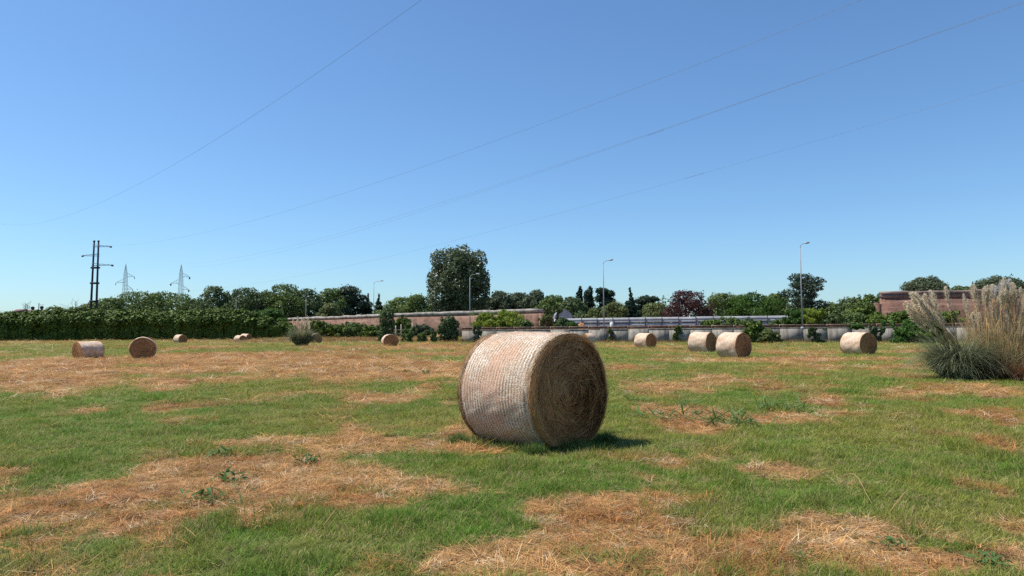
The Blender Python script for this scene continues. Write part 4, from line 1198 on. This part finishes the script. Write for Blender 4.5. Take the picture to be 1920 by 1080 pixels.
def arched_shed():
    c = at(1057, 598, 150); top = at(1057, 580, 150)
    root = empty('arched_shed', (c.x, 150, 0), 0, 'grey shed with rounded arched roof at the right end of the brick wall', 'shed')
    W = 34 * 150 / FPX / 2; zc = c.z; hr = top.z - c.z
    m = MB(); v = []; N = 14
    for yy in (0, 7):
        for i in range(N + 1):
            a = math.pi * i / N; v.append((math.cos(a) * W, yy, zc + math.sin(a) * hr))
    q = [(i, i + 1, N + 2 + i, N + 1 + i) for i in range(N)]
    m.add(v, q); m.build('roof', M['arch_metal'], root, True)
    v = [(0, 0.05, zc)] + [(math.cos(math.pi * i / N) * (W - .05), 0.05, zc + math.sin(math.pi * i / N) * (hr - .05)) for i in range(N + 1)]
    m = MB(); m.add(v, t=[(0, i + 1, i + 2) for i in range(N)]); m.build('gable', M['arch_metal'], root)
    for s in (-1, 1): MB().box((s * (W - .06), 3.5, zc / 2), (0.12, 7, zc)).build('wall', M['arch_metal'], root)
    MB().box((0, 0.06, zc / 2), (2 * W - .3, 0.1, zc)).build('front_wall', M['arch_metal'], root)
arched_shed()

# pale fence posts by the ivy trunk
fp = at(745, 632, 117)
wf = empty('wooden_fence', (fp.x, 117, g1(fp.x, 117)), 0, 'short run of pale wooden fence posts right of the ivy trunk', 'fence')
for u, h in ((742, 2.1), (752, 2.3), (773, 2.5), (733, 1.2)):
    x = at(u, 632, 117).x - fp.x
    MB().tube([(x, 0, -.2), (x + .02, 0, h * .5), (x, 0, h)], [0.10, 0.09, 0.08], 8).build('post', M['wood_post'], wf)
for z in (0.75, 1.4):
    x0, x1 = at(733, 632, 117).x - fp.x, at(773, 632, 117).x - fp.x
    MB().tube([(x0, -.1, z), (x1, -.1, z + .05)], 0.04, 6).build('rail', M['wood_post'], wf)

# pale track below the hedge
tr_ = []
for x in np.linspace(-70, -8, 40):
    yc = 143.0 + (x + 40) * 0.10
    for d in (-1.0, 1.2): tr_.append((x, yc + d, g1(x, yc + d) + 0.035))
tm = mesh('dirt_track', tr_, np.array([(2 * i, 2 * i + 2, 2 * i + 3, 2 * i + 1) for i in range(39)]), M['track'])
tag(link('dirt_track', tm), 'pale dirt track running along the foot of the hedge', 'track', kind='structure')

# little roofs over the hedge at the far left
def far_house(u, v, Y, w, wallh, label, chim=()):
    p = at(u, v, Y); W = w * Y / FPX
    root = empty('house', (p.x, Y, 0), R(8), label, 'house')
    MB().box((0, 3, (p.z - .9) / 2), (W, 6, p.z - .9)).build('wall', M['plaster'], root)
    m = MB(); z0, z1 = p.z - .89, p.z
    m.add([(-W / 2 - .3, -.4, z0), (W / 2 + .3, -.4, z0), (W / 2 + .3, 6.4, z0), (-W / 2 - .3, 6.4, z0), (-W / 2 - .3, 3, z1), (W / 2 + .3, 3, z1)], [(0, 1, 5, 4), (2, 3, 4, 5), (0, 3, 2, 1)], [(0, 4, 3), (1, 2, 5)])
    rf = m.build('roof', M['red_tile'], root)
    for (du, vt) in chim:
        x = du * Y / FPX; zt = at(u, vt, Y).z
        c = MB().box((x, 3, (z1 + zt) / 2 - .3), (.42, .42, zt - z1 + .6)).build('chimney', M['red_tile'], root)
        MB().tube([(x, 3, zt - .45), (x, 3, zt + .1), (x, 3, zt + .3)], [.42, .48, .2], 8).build('chimney_cap', M['mast'], c)
    for s in (-.25, .25): MB().box((s * W, -.01, p.z - 2.6), (.8, .06, 1.2)).build('window', M['window_dark'], root)
far_house(30, 579, 190, 13, 5, 'small house with reddish roof peeking over the hedge at far left')
far_house(59, 580, 192, 20, 5, 'house roof with two dark chimneys peeking over the hedge', ((-8, 576), (8, 575)))
pp = at(73, 568, 188)
ap = empty('antenna_pole', (pp.x, 188, 0), 0, 'thin dark pole with one side bar above the hedge at left', 'pole')
MB().tube([(0, 0, 0), (0, 0, pp.z)], .09, 6).build('pole', M['mast'], ap)
MB().tube([(0, 0, pp.z - .5), (1.3, 0, pp.z - .5)], .04, 5).build('side_bar', M['mast'], ap)

# ------------------------------------------------------------------ street lamps
GL = 'street lamps along the road'
def street_lamp(u, vtop, Y, z0, arm_px, label, sleek=False):
    top = at(u, vtop, Y); root = empty('street_lamp', (top.x, Y, z0), 0, label, 'street lamp', GL)
    h = top.z - z0; L = arm_px * Y / FPX
    MB().tube([(0, 0, 0), (0, 0, h * .5), (0, 0, h - .55)], [.095, .075, .05], 10).build('pole', M['lamp_pole'], root, True)
    MB().tube([(0, 0, 0), (0, 0, .35)], [.22, .20], 10).build('base', M['lamp_pole'], root)
    pts = [(0, 0, h - .56), (L * .06, 0, h - .32), (L * .22, 0, h - .14), (L * .55, 0, h - .04), (L * .72, 0, h)]
    MB().tube(pts, [.05, .04, .038, .035, .035], 8).build('arm', M['lamp_pole'], root, True)
    m = MB(); hl = max(.65, L * .38)
    m.tube([(L * .66, 0, h), (L * .66 + hl * .3, 0, h + .03), (L * .66 + hl * .8, 0, h + .07), (L * .66 + hl, 0, h + .08)], [.06, .13, .12, .04], 8)
    hd = m.build('lamp_head', M['lamp_head'], root, True)
street_lamp(1131, 488, 108.5, TZ, 16, 'tall grey street lamp near the centre, behind the concrete wall')
street_lamp(1500, 456, 94.0, TZ, 13, 'tallest street lamp at right, standing before the dark pine')
street_lamp(881, 514, 127, 0.0, 18, 'street lamp in front of the huge round tree')
street_lamp(701, 527, 168.5, 0.0, 17, 'street lamp with curved arm beside the two small firs')
street_lamp(574, 556, 190, 0.0, 3, 'thin far lamp post without visible arm, before the wood')
street_lamp(443, 556, 196, 0.0, 3, 'faint farthest lamp post in front of the wood, left of the others')

# ------------------------------------------------------------------ power mast, pylons, wires
def mast():
    Y = 176; k = Y / FPX
    b = at(173, 640, Y); top = at(174.5, 452, Y); H = top.z
    root = empty('power_mast', (b.x, Y, 0), 0, 'dark two-legged power mast with three side arms behind the hedge', 'power mast')
    def xa(t): return 0.30 * t
    for s in (-1, 1):
        hw = lambda t: (0.72 - 0.20 * t)
        MB().tube([(s * hw(t) + xa(t), 0, H * t) for t in (0, .4, .8, 1)], [.30, .26, .21, .19], 8).build('leg', M['mast'], root, True)
        MB().tube([(s * hw(1) + xa(1), 0, H - .15), (s * hw(1) + xa(1), 0, H + .12)], [.27, .27], 8).build('leg_cap', M['mast'], root)
    for v in (502, 531, 565):
        z = at(173, v, Y).z; t = z / H
        MB().box((xa(t), 0, z), (1.95, .62, .42)).build('crossbar', M['mast'], root)
    ends = []
    for v, u1 in ((461, 204), (478, 149), (496, 208)):
        z = at(173, v, Y).z; t = z / H; xe = (u1 - 173) * k; s = 1 if xe > 0 else -1
        x0 = xa(t) - s * .8
        m = MB()
        for yy in (-.35, .35):
            m.tube([(x0, yy, z + .25), (xe * .97, 0, z - .12)], .045, 5); m.tube([(x0, yy, z - .25), (xe * .97, 0, z - .22)], .045, 5)
        for f in (.3, .5, .7): m.tube([(x0 + (xe - x0) * f, 0, z + .2), (x0 + (xe - x0) * (f + .1), 0, z - .2)], .03, 4)
        a = m.build('arm', M['lattice'], root)
        MB().tube([(xe - s * .55, 0, z - .15), (xe - s * .35, 0, z - .2), (xe, 0, z - .3), (xe + s * .12, 0, z - .3)], [.07, .22, .24, .08], 8).build('insulator', M['insulator'], a)
        ends.append((b.x + xe, Y, z - .3))
    return ends
def pylon(u, vtop, Y, arms, label, big_ins):
    k = Y / FPX; top = at(u, vtop, Y); H = top.z
    root = empty('lattice_pylon', (top.x, Y, 0), 0, label, 'pylon', 'lattice pylons beyond the hedge')
    zt = at(u, arms[0][0] - 6, Y).z
    def hw(z): return (1.25 - 0.80 * min(1, z / zt)) if z <= zt else 0.45 * (1 - (z - zt) / (H - zt)) + .02
    rr = .055
    for sx in (-1, 1):
        for sy in (-1, 1):
            MB().tube([(sx * hw(z), sy * hw(z), z) for z in (0, zt * .5, zt, H)], rr, 5).build('leg', M['lattice'], root)
    m = MB(); z = 1.0
    while z < H - .5:
        z2 = min(H - .2, z + max(1.1, hw(z) * 2.4)); a, b = hw(z), hw(z2)
        for c in ((-1, -1, 1, -1), (1, -1, 1, 1), (1, 1, -1, 1), (-1, 1, -1, -1)):
            m.tube([(c[0] * a, c[1] * a, z), (c[2] * b, c[3] * b, z2)], .022, 4); m.tube([(c[2] * a, c[3] * a, z), (c[0] * b, c[1] * b, z2)], .022, 4)
            m.tube([(c[0] * b, c[1] * b, z2), (c[2] * b, c[3] * b, z2)], .02, 4)
        z = z2
    m.build('bracing', M['lattice'], root)
    ends = []
    for v, du in arms:
        z = at(u, v, Y).z; xe = du * k; s = 1 if xe > 0 else -1; h = hw(z); m = MB()
        for sy in (-1, 1):
            m.tube([(s * h, sy * h, z), (xe, 0, z)], .05, 4); m.tube([(s * h, sy * h, z + 1.5), (xe * .96, 0, z + .08)], .04, 4)
        for f in (.35, .65): m.tube([(s * h + (xe - s * h) * f, 0, z), (s * h + (xe - s * h) * f, 0, z + 1.5 * (1 - f))], .03, 4)
        a = m.build('arm', M['lattice'], root)
        r_ = .30 if big_ins else .12
        MB().tube([(xe, 0, z), (xe, 0, z - .25), (xe, 0, z - .8), (xe, 0, z - 1.0)], [.05, r_, r_, .05], 8).build('insulator', M['insulator'], a)
        ends.append((top.x + xe, Y, z - 1.0))
    return ends
MAST_ENDS = mast()
pylon(236, 494, 282, ((519, 17), (530, -18), (542, 14)), 'lattice steel pylon, left one of the two beyond the hedge', False)
PYL_ENDS = pylon(340, 495, 280, ((519, 16), (531, -19), (543, 15)), 'lattice steel pylon with round insulators, right one of the two', True)

def wire(A, B, way, sag_ext, label, sleeve=None, rad=0.0085):
    """straight run in plan from A to B; heights fitted as one sagging curve through the sight lines"""
    A, B = np.array(A, float), np.array(B, float); d = B - A; L = np.linalg.norm(d); d /= L
    S, Z = [], []
    for u, v in way:
        q = ray(u, v); w = np.array([q.x, q.y])
        M2 = np.array([[w[0], -d[0]], [w[1], -d[1]]]); t, s = np.linalg.solve(M2, A)
        S.append(s); Z.append(CAM_H + q.z * t)
    co = np.polyfit(S, Z, 2)
    s0, s1 = sag_ext
    ss = np.linspace(s0, s1, 90)
    pts = [(A[0] + d[0] * s, A[1] + d[1] * s, np.polyval(co, s)) for s in ss]
    root = empty('power_line_wire', pts[0], 0, label, 'power line', 'power line wires across the sky')
    o = np.array(pts[0])
    MB().tube(np.array(pts) - o, rad, 5).build('conductor', M['wire'], root)
    if sleeve is not None:
        for u, ln in sleeve:
            q = ray(u, 300); w = np.array([q.x, q.y]); t, s = np.linalg.solve(np.array([[w[0], -d[0]], [w[1], -d[1]]]), A)
            MB().tube([np.array([A[0] + d[0] * k, A[1] + d[1] * k, np.polyval(co, k)]) - o for k in (s - ln / 2, s, s + ln / 2)], rad * 2.0, 6).build('joint_sleeve', M['insulator'], root)
    print('wire', label[:30], 'heights', [round(float(z), 1) for z in Z], 'fit', co)
wire((-74, 118), (-5.5, 42), [(90, 415), (200, 372), (320, 312), (450, 235), (560, 165), (680, 80), (780, 0)], (-75, 150), 'topmost power line wire climbing steeply across the left half of the sky')
e = MAST_ENDS[0]
wire((e[0], e[1]), (18.6, 41.6), [(204, 461)] * 3 + [(400, 430), (560, 388), (760, 325), (960, 257), (1170, 180), (1400, 88), (1580, 0)], (0, 250), 'second power line wire crossing the middle of the sky')
e = PYL_ENDS[0]
wire((e[0], e[1]), (27, 50), [(356, 502)] * 3 + [(540, 466), (760, 408), (960, 347), (1160, 276), (1250, 242), (1480, 150)], (0, 340), 'lower power line wire carrying a dark joint, third from the top', [(1230, 2.2)])
wire((e[0] - 2, e[1]), (27, 50.3), [(341, 495)] * 2 + [(560, 454), (760, 403), (960, 344), (1160, 274), (1480, 149)], (0, 340), 'thin wire running almost along the third wire, slightly above it', rad=0.009)
e = PYL_ENDS[2]
wire((e[0], e[1]), (22, 88), [(355, 546)] * 3 + [(450, 530), (620, 501), (800, 470), (960, 431), (1160, 376), (1310, 330), (1600, 225)], (0, 320), 'lowest power line wire, passing just over the huge tree', [(1300, 3.0)])

# ------------------------------------------------------------------ pampas grass
def long_blades(n, r, radius, lmin, lmax, w, lean0, lean1, curl0, curl1, ox=0, oy=0, seg=7):
    rr = radius * np.sqrt(r.random(n)); th = r.random(n) * 6.283
    base = np.stack([ox + rr * np.cos(th), oy + rr * np.sin(th), np.zeros(n)], 1)
    az = th + r.normal(0, 1.0, n)
    return ribbons(base, az, r.uniform(lmin, lmax, n), r.uniform(w * .6, w * 1.3, n), r.uniform(lean0, lean1, n) * (0.4 + rr / radius), r.uniform(curl0, curl1, n), seg, r.uniform(-.8, .8, n)), seg
def plume_mesh(L, r, fat, droop=0.3):
    n = 260
    t = r.random(n) ** 0.8
    base = np.stack([droop * L * (t ** 2) * .3, np.zeros(n), t * L], 1)
    prof = np.sin(np.pi * np.clip(t * .86 + .10, 0, 1)) ** .8
    (v, q, h) = ribbons(base, r.random(n) * 6.283, fat * 2.3 * prof + .04, np.full(n, .017), r.uniform(.2, .6, n), r.uniform(.2, 1.1, n), 3)
    return v, q, np.repeat(r.random(n), 8)
def pampas(loc, label, blades, stems, seed, scale=1.0, group=None):
    r = np.random.default_rng(seed)
    root = empty('pampas_grass', loc, 0, label, 'pampas grass', group)
    for (n, rad, l0, l1, w, a0, a1, c0, c1, ox, oy, mat, nm) in blades:
        (v, q, h), seg = long_blades(n, r, rad, l0, l1, w, a0, a1, c0, c1, ox, oy)
        o = link(nm, mesh(nm, v, q, M[mat], tint=np.repeat(r.random(n), 2 * (seg + 1))), root); o['kind'] = 'stuff'
    for (x, y, tx, tz, pl, fat, mat) in stems:        # stem from (x,y,0) to (tx,y+dy,tz)
        ty = y + r.normal(0, .15)
        bow = r.normal(0, .05)
        pts = [np.array([x + (tx - x) * t ** (1.7 if tx - x < -.8 else 1.15) + bow * math.sin(3.14 * t), y + (ty - y) * t, tz * t]) for t in np.linspace(0, 1, 6)]
        st = MB().tube(pts, np.linspace(.017, .008, 6), 5).build('stem', M['straw'], root)
        if pl > 0:
            v, q, tint = plume_mesh(pl, r, fat, r.uniform(-.4, .4))
            ax_ = Vector(pts[-1] - pts[-2]).normalized(); rot = Vector((0, 0, 1)).rotation_difference(ax_).to_matrix()
            start = pts[-1] - np.array(ax_) * pl * .55
            v = np.array([(rot @ Vector(k)) for k in v]) + start
            p = link('plume', mesh('plume', v, q, M[mat], tint=tint), st)
    return root
rp = np.random.default_rng(42)
YP = 22.5
pc = at(1800, 712, YP); pxm = YP / FPX
def pu(u): return (u - 1800) * pxm
def pz_(v): return (at(1800, v, YP).z)
st = []
for i in range(48):                                  # upright stand on the right
    u0 = rp.uniform(1835, 1925); u1 = u0 + rp.normal(4, 12); v1 = rp.uniform(556, 622) if i % 3 else rp.uniform(548, 575)
    st.append((pu(u0), rp.uniform(-.5, .6), pu(u1), pz_(v1) + .05, rp.uniform(.35, .8), rp.uniform(.035, .075), 'plume'))
for (u1, v1) in ((1892, 541), (1884, 546), (1903, 538), (1862, 552)):
    st.append((pu(u1 - 6), rp.uniform(-.3, .3), pu(u1), pz_(v1), .42, .075, 'plume_white'))
for i in range(20):                                  # the sheaf leaning over to the left
    f = rp.random()
    u1, v1 = 1712 + 52 * f + rp.normal(0, 5), 572 + rp.normal(8, 10) + (1 - f) * 12
    st.append((pu(1800 + rp.normal(0, 14)), rp.uniform(-.6, .1), pu(u1), pz_(v1), rp.uniform(.7, 1.1), rp.uniform(.06, .10), 'plume'))
for i in range(26):                                  # broken short stalks without plumes
    u0 = rp.uniform(1830, 1925); st.append((pu(u0), rp.uniform(-.6, .5), pu(u0 + rp.normal(0, 14)), pz_(rp.uniform(585, 650)), 0, 0, 'plume'))
pampas((pc.x, YP, g1(pc.x, YP)), 'large pampas grass clump with tan plumes at the right edge of the field',
       [(2600, .42, 1.1, 2.2, .015, .05, .50, 1.0, 2.5, -.05, 0, 'leaf_pampas', 'leaves'),
        (1000, .40, .9, 1.8, .013, .2, .7, .9, 2.1, pu(1785), -.3, 'leaf_pampas', 'leaves'),
        (420, .22, .9, 1.7, .012, .1, .5, .5, 1.8, pu(1908), -.5, 'leaf_pampas', 'leaves'),
        (1700, .62, 1.1, 2.4, .013, .02, .25, .05, .7, pu(1885), .3, 'straw', 'dry_leaves'),
        (900, .50, .6, 1.7, .012, .1, .9, .3, 1.6, pu(1868), -.2, 'straw', 'dry_leaves'),
        (1600, .38, .3, 1.0, .014, .1, 1.2, .3, 1.6, pu(1878), -.95, 'thatch', 'thatch'),
        (900, .40, .8, 1.7, .012, .1, .6, .3, 1.2, pu(1962), -.2, 'thatch', 'thatch')], st, 8)
YS = 81; ps = at(566, 653, YS); k2 = YS / FPX; st = []
for i in range(22):
    u1 = rp.normal(564, 9); v1 = rp.uniform(598, 618)
    st.append(((u1 - 566) * k2 * .4, rp.uniform(-.5, .4), (u1 - 566) * k2, at(566, v1, YS).z - g1(ps.x, YS), rp.uniform(.6, .9), rp.uniform(.07, .11), 'plume'))
pampas((ps.x, YS, g1(ps.x, YS)), 'distant grey-green pampas tuft with pinkish plumes in front of a bale',
       [(2600, .55, 1.4, 2.7, .035, .1, .55, .7, 1.8, 0, 0, 'leaf_pampas', 'leaves'), (300, .4, 1.2, 2.4, .03, .1, .4, .2, .8, 0, -.3, 'straw', 'dry_leaves')], st, 9)

# ------------------------------------------------------------------ weeds in the dry patches
def leaf_shape(L, W, droop, seed, mat):
    r = np.random.default_rng(seed); seg = 5; v, q = [], []
    for i in range(seg + 1):
        t = i / seg; w = W * math.sin(math.pi * min(1, t * .9 + .08)) ** .8; x = L * t; z = L * (.55 * t - droop * t * t)
        v += [(x, -w / 2, z + .25 * w), (x, 0, z), (x, w / 2, z + .25 * w)]
    for i in range(seg):
        for k in (0, 1): q.append((3 * i + k, 3 * i + 3 + k, 3 * i + 4 + k, 3 * i + 1 + k))
    return mesh('leaf', v, np.array(q), mat, tint=np.full(len(v), r.uniform(.2, .9)), smooth=True)
LEAVES = [leaf_shape(.20, .055, d, s, M['leaf_weed']) for s, d in enumerate((.2, .45, .7, .35))]
LONG = [leaf_shape(.30, .034, d, 10 + s, M['leaf_weed']) for s, d in enumerate((.1, .3, .5))]
WEEDS = [(730, 694, .9, 0, 'small leafy weed in the far dry strip, left of three in a row'), (762, 700, 1.1, 0, 'leafy weed in the far dry strip, middle of three in a row'),
         (797, 702, 1.25, 0, 'bright leafy weed in the far dry strip, right of three in a row'), (722, 712, .7, 0, 'tiny dark weed below the row of three'),
         (392, 708, .9, 0, 'small green weed on the left part of the far dry strip'), (418, 858, 1.25, 0, 'small weed with pale leaves near top of the central dry patch'),
         (578, 868, 1.2, 0, 'dark little weed at the right of the central dry patch'), (436, 905, 1.2, 0, 'small dark weed in the middle of the central dry patch'),
         (388, 938, 1.2, 0, 'dark weed pair at the lower edge of dry patch, left one'), (428, 948, 1.2, 1, 'grassy tuft at lower edge of the central dry patch'),
         (1345, 800, 1.3, 1, 'wide green weed tuft in the dry patch right of the big bale, left half'), (1390, 798, 1.2, 1, 'wide green weed tuft in the dry patch right of the big bale, right half'),
         (1308, 780, .9, 0, 'dark upright weed in the dry patch right of the big bale'), (1252, 790, 1.2, 1, 'thin grassy weed at the left of the right-hand dry patch'), (1288, 764, 1.0, 1, 'thin grassy weed at the top of the right-hand dry patch'),
         (1440, 770, 1.3, 1, 'green weed tuft above the pale straw right of centre'), (1490, 772, 1.2, 1, 'pale green weed tuft on the grass edge right of centre'),
         (1200, 755, 1.0, 1, 'small green weed tuft beside the big bale on the right'), (1672, 1025, .8, 0, 'broad-leaved weed at the bottom right near the straw'),
         (1165, 1062, .7, 1, 'thin upright weed at the bottom edge in the centre'), (1470, 1050, .6, 1, 'small upright weed in the bottom straw patch'), (1860, 1060, .9, 0, 'dark leafy weed in the bottom right corner')]
for i, (u, v, s, kind, lab) in enumerate(WEEDS):
    p = gp(u, v); r = np.random.default_rng(500 + i)
    root = empty('weed', (p.x, p.y, g1(p.x, p.y) + .01), r.random() * 6, lab, 'weed', 'weeds in the dry patches')
    for j in range(26 if kind == 0 else 34):
        o = link('leaf', (LEAVES if kind == 0 else LONG)[j % (4 if kind == 0 else 3)], root)
        o.rotation_euler = (r.normal(0, .35), -r.uniform(-.45, .55), j * 2.4 + r.normal(0, .3))
        k = s * r.uniform(.35, .75) * (1.35 if p.y > 20 else 1.0) * (.55 if kind and p.y < 9 else 1.15 if kind else .8); o.scale = (k, k, k)
        o.location = (r.normal(0, .07) * s * (1 + kind * 1.6), r.normal(0, .06) * s * (1 + kind), r.uniform(0, .06) * s)
# single fallen stalks
def stalk(u0, v0, u1, v1, label, r0=.004):
    a, b = gp(u0, v0), gp(u1, v1)
    pts = []
    for t in np.linspace(0, 1, 8):
        x, y = a.x + (b.x - a.x) * t + .02 * math.sin(t * 5), a.y + (b.y - a.y) * t
        pts.append((x, y, g1(x, y) + .05 + .10 * math.sin(3.14 * t)))
    tag(MB().tube(pts, np.linspace(r0, r0 * .5, 8), 5).build('dry_stalk', M['straw'], None), label, 'stalk', 'single fallen stalks')
stalk(1575, 905, 1640, 955, 'long reddish fallen stalk lying in the grass at right')
stalk(1670, 970, 1725, 935, 'pale fallen stalk pointing right in the grass at lower right')
stalk(605, 1000, 645, 985, 'short pale stalk on the grass at lower centre left', .005)
